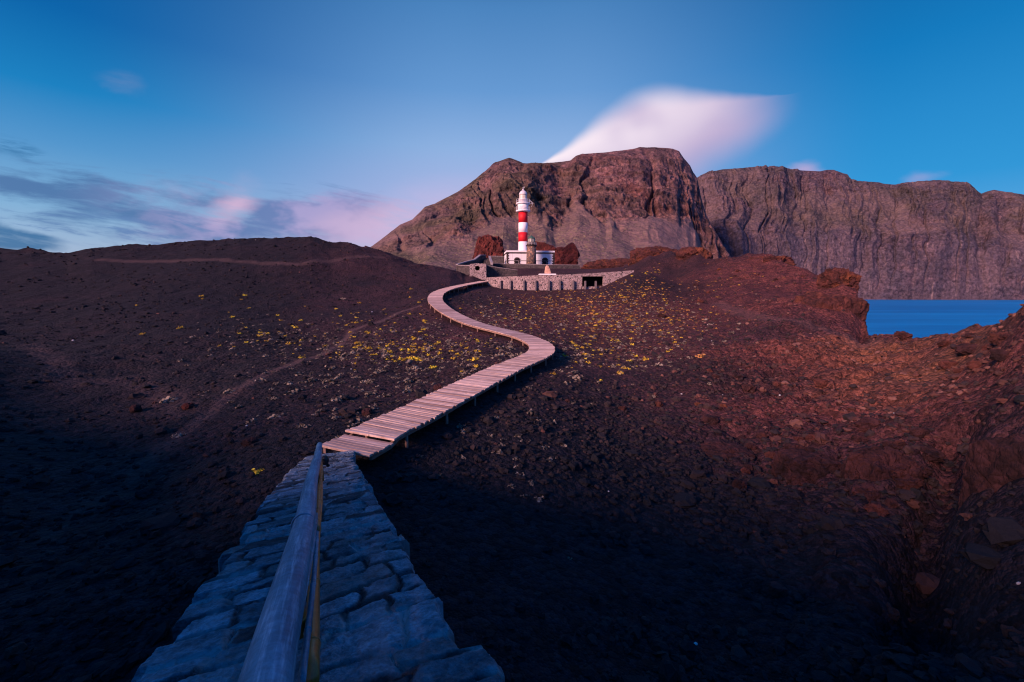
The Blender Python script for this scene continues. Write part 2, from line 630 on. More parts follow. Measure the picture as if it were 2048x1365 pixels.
def m_mountain(veg_amt, bluish):
    def fn(g, b):
        p = g.pos
        big = g.noise(p, 0.0045, 6, 0.6, 0.6)
        med = g.noise(g.vm('ADD', p, (310, 70, 30)), 0.02, 7, 0.66)
        strata = g.noise(g.scale(p, (0.004, 0.004, 0.055)), 1.0, 5, 0.6, 0.3)
        rock = g.attr('rock')
        veg = g.attr('veg')
        redn = g.noise(g.vm('ADD', p, (77, 12, 5)), 0.006, 4, 0.6)
        c = g.mix(g.sstep(med, 0.3, 0.7), (0.060, 0.042, 0.053, 1), (0.275, 0.150, 0.148, 1))
        c = g.mix(g.m('MULTIPLY', g.sstep(strata, 0.48, 0.62), 0.55), c, (0.048, 0.033, 0.040, 1))
        c = g.mix(g.m('MULTIPLY', g.sstep(redn, 0.52, 0.70), 0.65), c, (0.20, 0.074, 0.062, 1))
        if bluish:  # shade and haze over the far cliffs put into the rock colour
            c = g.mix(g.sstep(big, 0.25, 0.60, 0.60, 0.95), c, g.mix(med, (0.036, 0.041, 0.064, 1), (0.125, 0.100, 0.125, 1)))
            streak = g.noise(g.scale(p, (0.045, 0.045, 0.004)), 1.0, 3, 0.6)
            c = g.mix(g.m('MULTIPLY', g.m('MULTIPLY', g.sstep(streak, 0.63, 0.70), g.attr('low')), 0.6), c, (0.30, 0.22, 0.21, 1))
        soil = g.mix(g.sstep(big, 0.3, 0.7), (0.150, 0.108, 0.094, 1), (0.265, 0.160, 0.150, 1))
        c = g.mix(g.m('MULTIPLY', g.m('SUBTRACT', 1.0, rock), 0.85), c, soil)
        vg = g.mix(g.sstep(med, 0.35, 0.65), (0.050, 0.046, 0.032, 1), (0.105, 0.086, 0.056, 1))
        c = g.mix(g.m('MULTIPLY', g.m('MULTIPLY', veg, g.sstep(big, 0.38, 0.62)), 0.75), c, vg)
        # scattered shrubs
        vd = g.voro(p, 0.20)
        vc = g.voro(p, 0.20, out='Color')
        s = g.new('ShaderNodeSeparateColor')
        g.put(s.inputs[0], vc)
        dots = g.m('MULTIPLY', g.sstep(vd, 0.46, 0.30), g.sstep(s.outputs[0], 0.40, 0.52))
        dc = g.mix(s.outputs[1], (0.15, 0.125, 0.060, 1), (0.33, 0.26, 0.15, 1))
        spk = g.noise(g.vm('ADD', p, (5, 50, 500)), 0.11, 5, 0.72)
        c = g.mix(g.m('ADD', 0.38, g.m('MULTIPLY', rock, 0.5)), c, g.mix(g.sstep(spk, 0.30, 0.70), (0.42, 0.42, 0.46, 1), (1.72, 1.66, 1.62, 1)), 'MULTIPLY')
        c = g.mix(g.m('MULTIPLY', g.m('MULTIPLY', dots, g.attr('shrub')), veg_amt), c, dc)
        g.put(b.inputs['Base Color'], c)
        h = g.m('ADD', g.m('MULTIPLY', med, 18.0), g.m('MULTIPLY', g.noise(p, 0.09, 6, 0.75), g.m('ADD', 2.0, g.m('MULTIPLY', rock, 9.0))))
        h = g.m('ADD', h, g.m('MULTIPLY', g.m('MULTIPLY', strata, rock), 10.0))
        bump(g, b, h, 1.0, 0.9)
    return fn


def m_stone_wall(g, b):
    cid = g.attr('cid')
    mort = g.attr('mortar')
    p = g.pos
    n = g.noise(p, 9.0, 7, 0.68)
    n2 = g.noise(p, 55.0, 4, 0.6)
    c = g.mix(cid, (0.030, 0.040, 0.052, 1), (0.185, 0.250, 0.310, 1))
    c = g.mix(0.85, c, g.mix(g.sstep(n, 0.3, 0.7), (0.45, 0.45, 0.46, 1), (1.55, 1.55, 1.55, 1)), 'MULTIPLY')
    c = g.mix(0.6, c, g.mix(g.sstep(n2, 0.3, 0.7), (0.6, 0.6, 0.6, 1), (1.4, 1.4, 1.4, 1)), 'MULTIPLY')
    g1 = g.noise(g.vm('ADD', p, (3, 8, 1)), 1.6, 3, 0.5)
    mc = g.mix(g.sstep(g1, 0.47, 0.56), (0.022, 0.026, 0.032, 1), (0.30, 0.33, 0.36, 1))
    c = g.mix(g.m('MULTIPLY', mort, g.sstep(n, 0.3, 0.5)), c, mc)
    tint = g.sstep(g.m('FRACT', g.m('MULTIPLY', cid, 17.3)), 0.55, 0.8)
    c = g.mix(g.m('MULTIPLY', tint, 0.45), c, g.mix(n, (0.05, 0.045, 0.045, 1), (0.22, 0.20, 0.19, 1)))
    g.put(b.inputs['Base Color'], c)
    h = g.m('ADD', g.m('MULTIPLY', n, 0.045), g.m('MULTIPLY', n2, 0.014))
    bump(g, b, h, 1.0, 1.0)


def m_planks(g, b):
    v = g.attr('grain', 'Vector')
    tone = g.attr('tone')
    wav = g.noise(g.scale(v, (1.2, 34.0, 1.0)), 1.0, 6, 0.65, 0.3)
    wav2 = g.noise(g.scale(v, (3.0, 9.0, 1.0)), 1.0, 4, 0.6)
    c = g.mix(tone, (0.30, 0.195, 0.165, 1), (0.72, 0.53, 0.45, 1))
    c = g.mix(0.8, c, g.mix(g.sstep(wav, 0.32, 0.66), (0.55, 0.48, 0.46, 1), (1.25, 1.25, 1.25, 1)), 'MULTIPLY')
    c = g.mix(g.m('MULTIPLY', g.sstep(wav2, 0.56, 0.72), 0.5), c, (0.34, 0.165, 0.10, 1))
    knot = g.voro(g.scale(v, (1.6, 6.0, 1)), 1.0)
    c = g.mix(g.sstep(knot, 0.10, 0.04), c, (0.07, 0.04, 0.03, 1))
    g.put(b.inputs['Base Color'], c)
    bump(g, b, wav, 0.012, 0.7)


def m_timber(g, b):
    p = g.obj
    n = g.noise(g.scale(p, (14, 14, 1.5)), 1.0, 5, 0.6)
    g.put(b.inputs['Base Color'], g.mix(n, (0.12, 0.07, 0.055, 1), (0.42, 0.27, 0.22, 1)))
    bump(g, b, n, 0.01, 0.5)


def m_bamboo(c0, c1, c2):
    def fn(g, b):
        v = g.attr('grain', 'Vector')
        n = g.noise(g.scale(v, (3.0, 46.0, 1.0)), 1.0, 6, 0.7)
        n2 = g.noise(g.scale(v, (1.3, 5.0, 1.0)), 1.0, 4, 0.6)
        fib = g.noise(g.scale(v, (26.0, 20.0, 1.0)), 1.0, 3, 0.7)
        c = g.mix(g.sstep(n2, 0.3, 0.7), c0, c1)
        c = g.mix(g.m('MULTIPLY', g.sstep(n, 0.45, 0.75), 0.8), c, c2)
        c = g.mix(0.5, c, g.mix(g.sstep(fib, 0.3, 0.7), (0.6, 0.6, 0.6, 1), (1.4, 1.4, 1.4, 1)), 'MULTIPLY')
        g.put(b.inputs['Base Color'], c)
        bump(g, b, g.m('ADD', n, g.m('MULTIPLY', fib, 0.5)), 0.003, 0.6)
    return fn


def m_plain(c0, c1, sc, bmp=0.0, det=5):
    def fn(g, b):
        n = g.noise(g.obj, sc, det, 0.6)
        g.put(b.inputs['Base Color'], g.mix(g.sstep(n, 0.3, 0.7), c0, c1))
        if bmp:
            bump(g, b, n, bmp, 0.7)
    return fn


def m_paint(c, stain):
    def fn(g, b):
        p = g.obj
        n = g.noise(g.scale(p, (2.2, 2.2, 0.25)), 1.0, 5, 0.6)
        n2 = g.noise(p, 3.0, 4, 0.6)
        cc = g.mix(g.m('MULTIPLY', g.sstep(n, 0.52, 0.75), 0.55), c, stain)
        cc = g.mix(0.3, cc, g.mix(n2, (0.75, 0.75, 0.75, 1), (1.15, 1.15, 1.15, 1)), 'MULTIPLY')
        g.put(b.inputs['Base Color'], cc)
    return fn


def m_masonry(c0, c1, joint, sc):
    def fn(g, b):
        p = g.obj
        w = g.vm('ADD', p, g.scale(g.vm('SUBTRACT', g.noise(p, 2.0, 2, 0.5, color=True), (0.5, 0.5, 0.5)), (0.2, 0.2, 0.2)))
        v = g.voro(w, sc, out='Color')
        e = g.voro(w, sc, feature='DISTANCE_TO_EDGE')
        s = g.new('ShaderNodeSeparateColor')
        g.put(s.inputs[0], v)
        c = g.mix(s.outputs[0], c0, c1)
        c = g.mix(g.sstep(e, 0.13, 0.05), c, joint)
        g.put(b.inputs['Base Color'], c)
        bump(g, b, g.sstep(e, 0.0, 0.25), 0.08, 0.9)
    return fn


def m_sea(g, b):
    p = g.pos
    n = g.noise(g.scale(p, (0.02, 0.05, 1)), 1.0, 5, 0.6)
    bands = g.noise(g.scale(p, (0.0016, 0.016, 1)), 1.0, 6, 0.62)
    c = g.mix(g.sstep(bands, 0.35, 0.65), (0.002, 0.155, 0.39, 1), (0.004, 0.255, 0.56, 1))
    g.put(b.inputs['Base Color'], c)
    b.inputs['Roughness'].default_value = 0.55
    b.inputs['Specular IOR Level'].default_value = 0.18
    bump(g, b, n, 1.0, 0.25)


def m_bush(c0, c1):
    def fn(g, b):
        oi = g.new('ShaderNodeObjectInfo').outputs['Random']
        n = g.attr('tone')
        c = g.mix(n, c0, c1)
        hs = g.new('ShaderNodeHueSaturation')
        g.put(hs.inputs['Hue'], g.m('ADD', 0.485, g.m('MULTIPLY', oi, 0.035)))
        g.put(hs.inputs['Value'], g.m('ADD', 0.7, g.m('MULTIPLY', oi, 0.5)))
        g.put(hs.inputs['Color'], c)
        g.put(b.inputs['Base Color'], hs.outputs[0])
    return fn


M = {}
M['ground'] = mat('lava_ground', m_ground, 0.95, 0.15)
M['rubble'] = mat('lava_rubble', lambda g, b: (
    g.put(b.inputs['Base Color'], g.mix(0.7, g.ramp(g.attr('tone'), [(0.0, (0.016, 0.016, 0.020, 1)), (0.5, (0.040, 0.027, 0.029, 1)), (0.8, (0.11, 0.045, 0.038, 1)), (0.97, (0.20, 0.10, 0.085, 1)), (1.0, (0.5, 0.48, 0.5, 1))]),
                                        g.mix(g.noise(g.pos, 14.0, 4, 0.6), (0.4, 0.4, 0.4, 1), (1.6, 1.6, 1.6, 1)), 'MULTIPLY')),
    bump(g, b, g.noise(g.pos, 26.0, 5, 0.7), 0.03, 0.8)), 0.95, 0.15)
M['red_rock'] = mat('red_lava_rock', m_rock((0.055, 0.018, 0.018, 1), (0.145, 0.038, 0.032, 1), 0.8), 0.95, 0.15)
M['rust_rock'] = mat('rust_lava_rock', m_rock((0.026, 0.013, 0.014, 1), (0.105, 0.036, 0.030, 1), 1.3, (0.145, 0.050, 0.026, 1)), 0.95, 0.15)
M['grey_rock'] = mat('grey_lava_rock', m_rock((0.018, 0.011, 0.013, 1), (0.070, 0.028, 0.029, 1), 1.8), 0.95, 0.15)
M['mountain'] = mat('mountain_rock', m_mountain(0.9, False), 1.0, 0.1)
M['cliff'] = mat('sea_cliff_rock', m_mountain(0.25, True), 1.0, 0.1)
M['stone'] = mat('wall_stone', m_stone_wall, 0.85, 0.3)
M['planks'] = mat('weathered_planks', m_planks, 0.8, 0.25)
M['timber'] = mat('timber_posts', m_timber, 0.85, 0.2)
M['bamboo'] = mat('weathered_bamboo', m_bamboo((0.035, 0.120, 0.185, 1), (0.100, 0.255, 0.360, 1), (0.32, 0.47, 0.58, 1)), 0.5, 0.18)
M['amber'] = mat('amber_bamboo', m_bamboo((0.26, 0.085, 0.012, 1), (0.45, 0.17, 0.03, 1), (0.20, 0.07, 0.02, 1)), 0.35, 0.5)
M['black'] = mat('black_metal', m_plain((0.008, 0.008, 0.01, 1), (0.03, 0.03, 0.035, 1), 30.0), 0.5, 0.4)
M['white'] = mat('white_paint', m_paint((0.88, 0.86, 0.86, 1), (0.60, 0.52, 0.50, 1)), 0.7, 0.3)
M['red'] = mat('red_paint', m_paint((0.60, 0.012, 0.022, 1), (0.36, 0.012, 0.02, 1)), 0.6, 0.3)
M['quoin'] = mat('dark_stone_trim', m_plain((0.030, 0.022, 0.023, 1), (0.075, 0.053, 0.050, 1), 5.0, 0.02), 0.9, 0.2)
M['dark'] = mat('dark_opening', m_plain((0.004, 0.004, 0.006, 1), (0.010, 0.010, 0.014, 1), 2.0), 0.6, 0.2)
M['glass'] = mat('lantern_glass', m_plain((0.62, 0.56, 0.42, 1), (0.82, 0.78, 0.66, 1), 1.6), 0.15, 0.6)
M['metal'] = mat('painted_steel', m_plain((0.55, 0.53, 0.54, 1), (0.75, 0.72, 0.72, 1), 4.0), 0.5, 0.4)
M['tower_stone'] = mat('tower_masonry', m_masonry((0.075, 0.060, 0.060, 1), (0.42, 0.24, 0.155, 1), (0.13, 0.10, 0.095, 1), 1.9), 0.9, 0.2)
M['dark_wall'] = mat('dark_terrace_masonry', m_masonry((0.040, 0.036, 0.040, 1), (0.125, 0.098, 0.098, 1), (0.075, 0.064, 0.066, 1), 2.8), 0.9, 0.2)
M['pebble_wall'] = mat('pebbled_masonry', m_masonry((0.034, 0.030, 0.036, 1), (0.42, 0.30, 0.29, 1), (0.42, 0.33, 0.335, 1), 3.6), 0.9, 0.2)
M['cap'] = mat('grey_coping', m_plain((0.22, 0.19, 0.20, 1), (0.36, 0.31, 0.32, 1), 3.0, 0.02), 0.9, 0.2)
M['rib'] = mat('rib_stone', m_plain((0.10, 0.085, 0.095, 1), (0.20, 0.165, 0.175, 1), 3.0, 0.03), 0.9, 0.2)
M['green'] = mat('green_copper', m_plain((0.030, 0.075, 0.058, 1), (0.06, 0.14, 0.105, 1), 4.0), 0.6, 0.3)
M['oldlamp'] = mat('old_lantern_panes', m_plain((0.36, 0.33, 0.28, 1), (0.52, 0.50, 0.44, 1), 3.0), 0.5, 0.3)
M['pinkstone'] = mat('sculpture_stone', m_plain((0.50, 0.28, 0.20, 1), (0.70, 0.42, 0.31, 1), 2.4, 0.08), 0.9, 0.2)
M['sea'] = mat('sea_water', m_sea, 0.5, 0.2)
M['yellow'] = mat('yellow_shrub_leaves', m_bush((0.24, 0.19, 0.03, 1), (0.95, 0.64, 0.06, 1)), 0.8, 0.2)
M['scrub'] = mat('grey_scrub_leaves', m_bush((0.060, 0.050, 0.044, 1), (0.34, 0.27, 0.22, 1)), 0.9, 0.1)
M['orange_scrub'] = mat('orange_scrub_leaves', m_bush((0.10, 0.05, 0.02, 1), (0.62, 0.30, 0.10, 1)), 0.9, 0.1)

# ------------------------------------------------------------------ terrain
def pol(p):
    return math.atan2(p[0], p[1]), math.hypot(p[0], p[1])


DECK = [(693, 893, 16.5), (767, 857, 18.8), (840, 823, 21.4), (900, 792, 24.4), (960, 762, 28.2), (1020, 733, 33.4), (1062, 716, 37.2), (1083, 702, 41.4),
        (1078, 688, 45.6), (1046, 673, 50.6), (1000, 661, 54.0), (950, 648, 57.4), (911, 632, 62.0), (882, 614, 67.5),
        (870, 598, 74.5), (882, 583, 84.0), (920, 572, 98.0), (968, 563, 114.0)]

EDGE = [(-700, 540, 60), (-300, 510, 90), (-100, 500, 108), (0, 497, 115), (60, 497, 115), (130, 511, 112), (180, 498, 116), (270, 490, 120), (330, 488, 122),
        (410, 482, 125), (480, 478, 126), (560, 476, 128), (620, 474, 128), (660, 485, 126), (700, 487, 126), (760, 503, 124),
        (830, 525, 121), (900, 539, 120), (925, 547, 122), (950, 534, 180), (1000, 531, 200), (1060, 531, 205), (1120, 533, 200), (1160, 540, 175), (1200, 538, 160),
        (1255, 532, 150), (1300, 510, 138), (1340, 509, 132), (1356, 516, 128), (1395, 512, 121), (1412, 521, 117), (1440, 517, 113),
        (1500, 514, 106), (1560, 523, 98), (1582, 541, 92), (1640, 558, 86), (1690, 562, 80), (1712, 592, 74), (1725, 655, 66),
        (1740, 682, 58), (1780, 690, 50), (1830, 692, 44), (1900, 682, 36), (1970, 660, 30), (2048, 628, 24), (2200, 570, 20),
        (2500, 480, 15), (3000, 430, 12)]

CTRL = [(0, 1365, 7.5), (150, 1200, 9.5), (0, 1150, 11), (300, 1050, 13.5), (0, 950, 18), (450, 930, 17.5), (250, 870, 23), (0, 800, 29),
        (550, 840, 22), (480, 760, 34), (250, 720, 42), (0, 680, 50), (0, 600, 76), (300, 600, 76), (500, 640, 63), (500, 580, 86),
        (250, 540, 99), (650, 680, 53), (700, 620, 73), (780, 720, 41), (850, 780, 31), (700, 560, 97), (850, 560, 100), (800, 600, 82),
        (1000, 578, 109), (1060, 582, 106), (1100, 583, 104), (1160, 580, 104), (1200, 576, 106), (1250, 554, 104), (1272, 543, 105), (1225, 566, 103), (1000, 557, 127), (1100, 555, 127), (1200, 548, 128),
        (1060, 534, 155), (1000, 534, 160), (1130, 536, 158), (940, 550, 117),
        (1400, 600, 85), (1500, 560, 92), (1500, 640, 68), (1600, 600, 71), (1600, 640, 62), (1700, 690, 49), (1650, 720, 43), (1750, 740, 37),
        (1400, 720, 46), (1300, 650, 70), (1350, 560, 106), (1290, 560, 116), (1400, 540, 104), (1650, 600, 75),
        (1900, 760, 26), (2040, 700, 20.5), (2040, 800, 18), (1700, 850, 25), (1900, 900, 18), (2040, 950, 13.5), (1900, 1150, 10.6),
        (2048, 1200, 9), (2040, 1365, 7.3), (1500, 900, 24), (1500, 1100, 14), (1500, 1365, 8.6), (1200, 1365, 8.4), (1200, 1100, 13.5),
        (1100, 950, 18), (950, 900, 19.5), (1000, 800, 27), (1150, 780, 32), (1200, 850, 26.5), (800, 1000, 14.5), (850, 1150, 10.8), (600, 1365, 7.6),
        (1250, 720, 50), (1050, 630, 74), (1130, 610, 86), (960, 600, 84)]


def build_height():
    T, R, Zs = [], [], []

    def add(p):
        t, r = pol(p)
        T.append(t), R.append(math.log(r)), Zs.append(p[2] - CZ)
    for c in CTRL:
        add(P(*c))
    for c in DECK:
        p = P(*c)
        p[2] -= 0.50
        add(p)
    for c in EDGE[3:-1:2]:
        add(P(*c))
    # around and behind the camera: unseen rise added to keep the sun off the foreground
    sx, sy = SUN_AZ_DIR
    for c, r, z in [(-2, 11, 4.6), (-2, 18, 7.5), (-2, 40, 7), (4, 11, 4.8), (4, 20, 8.0), (12, 14, 5.5), (12, 26, 8), (-6, 11, 4.0), (-6, 18, 6.4), (-6, 40, 6),
                    (-11, 12, 1.2), (-11, 20, 3.2), (-11, 45, 5), (-18, 12, 1.2), (-18, 20, 2.4), (-18, 45, 4), (-28, 16, -0.4), (-28, 40, 1.5), (-42, 14, -1.5), (-42, 30, 0),
                    (0, 5, -0.6), (4, 5, -0.5), (-5, 5, -1.6)]:
        hx, hy = sx * r - sy * c, sy * r + sx * c
        T.append(math.atan2(hx, hy)), R.append(math.log(math.hypot(hx, hy))), Zs.append(z)
    for deg, r, z in [(180, 5, -1.8), (180, 12, 3), (180, 22, 6), (180, 60, 5), (-180, 5, -1.8), (-180, 12, 3), (-180, 22, 6), (-180, 60, 5),
                      (130, 6, -2.5), (130, 15, 1.5), (130, 50, 2), (90, 6, -3.8), (90, 12, -1.5), (90, 40, 0), (70, 6, -4.4), (70, 10, -3.4), (70, 40, -2),
                      (-40, 1.6, -4.6), (0, 1.6, -4.7), (40, 1.6, -4.6), (120, 1.6, -3.6), (-120, 1.6, -3.6), (0, 3, -4.8), (40, 3.5, -4.8), (-40, 3, -4.8)]:
        T.append(math.radians(deg)), R.append(math.log(r)), Zs.append(z)
    X = np.stack([np.array(T) * 1.6, np.array(R)], 1)
    Zs = np.array(Zs)
    n = len(X)
    d = np.linalg.norm(X[:, None] - X[None], axis=2)
    phi = np.where(d > 1e-9, d * d * np.log(np.maximum(d, 1e-9)), 0)
    A = np.zeros((n + 3, n + 3))
    A[:n, :n] = phi + np.eye(n) * 0.0008
    A[:n, n] = 1
    A[:n, n + 1:] = X
    A[n, :n] = 1
    A[n + 1:, :n] = X.T
    w = np.linalg.solve(A, np.concatenate([Zs, np.zeros(3)]))

    def f(th, lr):
        Q = np.stack([th * 1.6, lr], 1)
        out = np.empty(len(Q))
        for s in range(0, len(Q), 40000):
            q = Q[s:s + 40000]
            dd = np.linalg.norm(q[:, None] - X[None], axis=2)
            ph = dd * dd * np.log(np.maximum(dd, 1e-9))
            out[s:s + 40000] = ph @ w[:n] + w[n] + q @ w[n + 1:]
        return out
    return f


def seg_dist(x, y, line):
    d = np.full(len(x), 1e9)
    for (ax, ay), (bx, by) in zip(line[:-1], line[1:]):
        vx, vy = bx - ax, by - ay
        L2 = vx * vx + vy * vy + 1e-9
        t = np.clip(((x - ax) * vx + (y - ay) * vy) / L2, 0, 1)
        d = np.minimum(d, np.hypot(x - ax - t * vx, y - ay - t * vy))
    return d


# polar tessellation round the camera: fine ahead, coarse behind
TH = np.concatenate([np.radians(np.linspace(-180, -60, 110, endpoint=False)), np.radians(np.linspace(-60, 60, 900, endpoint=False)),
                     np.radians(np.linspace(60, 180, 111))])
RR = np.exp(np.concatenate([np.linspace(math.log(1.5), math.log(6.0), 110, endpoint=False), np.linspace(math.log(6.0), math.log(140.0), 760, endpoint=False),
                            np.linspace(math.log(140.0), math.log(520.0), 70)]))
_e = [pol(P(*c)) + (P(*c)[2] - CZ,) for c in EDGE]
_et = np.array([a[0] for a in _e])
_er = np.array([a[1] for a in _e])
_ez = np.array([a[2] for a in _e])


def make_terrain():
    hf = build_height()
    tt, rr = np.meshgrid(TH, RR, indexing='ij')
    th, r = tt.ravel(), rr.ravel()
    re = np.interp(th, _et, _er)
    ze = np.interp(th, _et, _ez)
    front = (sm(th, math.radians(-68), math.radians(-60)) * sm(th, math.radians(70), math.radians(66)))
    re = np.where(front > 0, re, 70.0)
    rc = np.minimum(r, re)
    # coarse evaluation then bilinear would do, but the direct sum is quick enough
    z = hf(th, np.log(rc))
    zr = hf(TH, np.log(np.where((TH > math.radians(-68)) & (TH < math.radians(70)), np.interp(TH, _et, _er), 70.0)))
    zr = np.repeat(zr, len(RR))
    k = sm(rc / re, 0.60, 0.985) * front
    z = z + (ze - zr) * k
    over = np.maximum(r - re, 0)
    px_t = np.tan(th)
    land = (th > math.atan2(*P(560, 600, 1)[:2])) & (th < math.atan2(*P(1240, 600, 1)[:2]))
    slope = np.where(land, 0.10, np.where(th < 0, 0.22, 0.75))
    fall = slope * over * (1 - np.exp(-over / 6.0))
    z = np.where(land, np.maximum(z - fall, np.minimum(z, 1.5)), z - fall)
    z = np.maximum(z, -CZ - 4.0)
    x, y = r * np.sin(th), r * np.cos(th)
    p3 = np.stack([x, y, np.zeros_like(x)], 1)
    # lumps, clinker and stones
    gate = 0.25 + 0.75 * sm(np.hypot(x, y), 8, 20)
    deck = np.array([P(*c) for c in DECK])
    dd = seg_dist(x, y, [tuple(q[:2]) for q in deck])
    keep = sm(dd, 1.0, 3.5)
    plat = np.array([P(1060, 534, 158)[:2]])[0]
    pk = sm(np.hypot(x - plat[0], (y - plat[1]) * 0.8), 14, 26)
    wallz = 1 - (1 - sm(np.abs(y - 82), 8, 16)) * (1 - sm(np.abs(x - 6), 16, 24)) * 0.85
    amp = gate * (0.25 + 0.75 * keep) * pk * wallz
    hard = sm(fbm(p3, 16.0, 2, 0.5, 91), -0.1, 0.5)
    rid = sm(th, 0.22, 0.62)                                      # the right-hand side is craggier
    n = 0.42 * fbm(p3, 9.0, 4, 0.5, 3) + (0.16 + 0.34 * rid) * fbm(p3, 3.2, 4, 0.55, 5, True) * (0.3 + 0.7 * hard) + 0.10 * fbm(p3, 0.9, 2, 0.5, 9)
    blk = fbm(p3, 1.9, 4, 0.62, 15, True)
    stepn = np.floor((blk + 0.3 * fbm(p3, 0.7, 3, 0.6, 16)) * 3.0) / 3.0
    n = n + rid * hard * 0.34 * stepn * sm(r, 6, 14)
    bw1, bw2, bid, _c = worley(np.stack([x, y], 1) / 1.15 + 0.35 * np.stack([fbm(p3, 1.1, 3, 0.5, 33), fbm(p3, 1.1, 3, 0.5, 34)], 1), 9)
    n = n + sm(th, 0.30, 0.70) * sm(fbm(p3, 8.0, 3, 0.55, 92), -0.15, 0.25) * sm(r, 5, 9) * sm(r, 60, 30) * (0.42 * (bid - 0.5) + 0.18 * (0.5 - bw1) - 0.30 * np.exp(-(bw2 - bw1) / 0.07))
    big = fbm(p3, 8.0, 3, 0.55, 95, True) - 0.25
    n = n + 1.15 * sm(th, 0.36, 0.66) * sm(r, 7, 13) * sm(r, 62, 34) * sm(re - r, 1.0, 7.0) * big
    z = z + amp * n * (1 - 0.45 * sm(r, 60, 140) * (1 - rid))
    rim = sm(r / re, 0.86, 0.99) * sm(r / re, 1.25, 1.0)
    z = z + rim * (th < -0.12) * (0.55 * fbm(p3, 3.0, 5, 0.6, 21) + 0.2 * fbm(p3, 14, 2, 0.5, 2)) * pk
    z = z + rim * (th > 0.26) * np.clip(r / 70, 0.18, 1) * (0.75 * fbm(p3, 4.0, 5, 0.6, 22, True) + 0.1)
    # dark cleft in the near slope on the right
    cl = [tuple(P(*c)[:2]) for c in [(1905, 880, 18.5), (1885, 980, 15.2), (1860, 1080, 12.6), (1850, 1180, 10.8), (1840, 1290, 9.0)]]
    cd = seg_dist(x + 0.35 * fbm(p3, 1.2, 3, 0.5, 44), y, cl)
    z = z - 1.2 * np.exp(-(cd / 0.42) ** 2)
    z = z + 0.45 * np.exp(-((cd - 1.35) / 0.6) ** 2) * sm(fbm(p3, 2.0, 3, 0.6, 71), -0.5, 0.5)
    return th, r, x, y, z + CZ, re, p3


_th, _r, _x, _y, _z, _re, _p3 = make_terrain()
ZG = _z.reshape(len(TH), len(RR))


def zground(x, y):
    x = np.atleast_1d(np.asarray(x, float))
    y = np.atleast_1d(np.asarray(y, float))
    th = np.arctan2(x, y)
    lr = np.log(np.clip(np.hypot(x, y), RR[0], RR[-1] * 0.999))
    fi = np.interp(th, TH, np.arange(len(TH)))
    fj = np.interp(lr, np.log(RR), np.arange(len(RR)))
    i = np.clip(fi.astype(int), 0, len(TH) - 2)
    j = np.clip(fj.astype(int), 0, len(RR) - 2)
    a, b = fi - i, fj - j
    return (ZG[i, j] * (1 - a) * (1 - b) + ZG[i + 1, j] * a * (1 - b) + ZG[i, j + 1] * (1 - a) * b + ZG[i + 1, j + 1] * a * b)


def ground_at(px, py):
    """first ground point along a sight line"""
    d = ray(px, py)
    th = math.atan2(d[0], d[1])
    sl = d[2] / math.hypot(d[0], d[1])
    i = int(np.clip(np.searchsorted(TH, th), 0, len(TH) - 1))
    hit = np.nonzero(ZG[i] >= CZ + sl * RR)[0]
    if not len(hit) or hit[0] == 0:
        return None
    r = RR[hit[0]]
    return np.array([r * math.sin(th), r * math.cos(th), ZG[i, hit[0]]])


def trail_mask(line, w):
    pts = [ground_at(*p) for p in line]
    pts = [tuple(p[:2]) for p in pts if p is not None]
    # densify
    out = []
    for a, b in zip(pts[:-1], pts[1:]):
        n = max(2, int(math.hypot(b[0] - a[0], b[1] - a[1]) / 1.5))
        out += [(a[0] + (b[0] - a[0]) * k / n, a[1] + (b[1] - a[1]) * k / n) for k in range(n)]
    out.append(pts[-1])
    d = seg_dist(_x + 0.25 * fbm(_p3, 2.0, 3, 0.5, 31), _y + 0.25 * fbm(_p3, 2.0, 3, 0.5, 32), out)
    return 1 - sm(d, w * 0.35, w * 1.25)


def spot(px, py, rx):
    p = ground_at(px, py)
    if p is None:
        print("NO GROUND AT", px, py)
        return 0.0 * _x
    return np.exp(-((_x - p[0]) ** 2 + (_y - p[1]) ** 2) / (rx * rx))


trail = trail_mask([(90, 1075), (220, 1000), (370, 868), (450, 800), (530, 752), (600, 722), (645, 708), (690, 682), (705, 662), (760, 645), (800, 625), (840, 612)], 0.42) * 0.55
trail = np.maximum(trail, 0.35 * trail_mask([(200, 520), (300, 523), (440, 521), (520, 527), (600, 530), (680, 519), (760, 515)], 0.9))
trail = np.maximum(trail, 0.22 * trail_mask([(60, 690), (115, 725), (140, 770), (240, 760), (330, 790), (360, 830)], 0.9))
trail = np.maximum(trail, 0.30 * trail_mask([(1440, 610), (1560, 640), (1650, 660), (1730, 690)], 1.3))
wob = fbm(_p3, 5.0, 4, 0.55, 61)
trail = trail * np.where(_th < 0, 0.35 + 0.65 * sm(_r, 14, 34), 1)
red = 0.10 + 0 * _x
red = np.maximum(red, 1.1 * spot(1780, 760, 9.0))
red = np.maximum(red, 1.0 * spot(1650, 700, 9.0))
red = np.maximum(red, 0.9 * spot(1560, 800, 6.0))
red = np.maximum(red, 0.8 * spot(1950, 720, 7.0))
red = np.maximum(red, 0.85 * spot(1500, 560, 22.0))
red = np.maximum(red, 0.85 * spot(1640, 600, 16.0))
red = np.maximum(red, 0.75 * spot(1420, 620, 16.0))
red = np.maximum(red, 0.55 * spot(1240, 640, 22.0))
red = np.maximum(red, 0.6 * spot(1560, 950, 3.5))
red = np.maximum(red, 0.22 * spot(650, 540, 25.0))
red = np.maximum(red, 0.25 * spot(500, 700, 22.0))
red = np.clip(red + wob * 0.35 * (red > 0.15), 0, 1)
ash_shade = 1.15 * (1 - sm(_r + 3.0 * wob + 5 * sm(_th, 0.35, 0.8), 11, 27))  # foreground shade painted in: ground colour darkens towards the camera
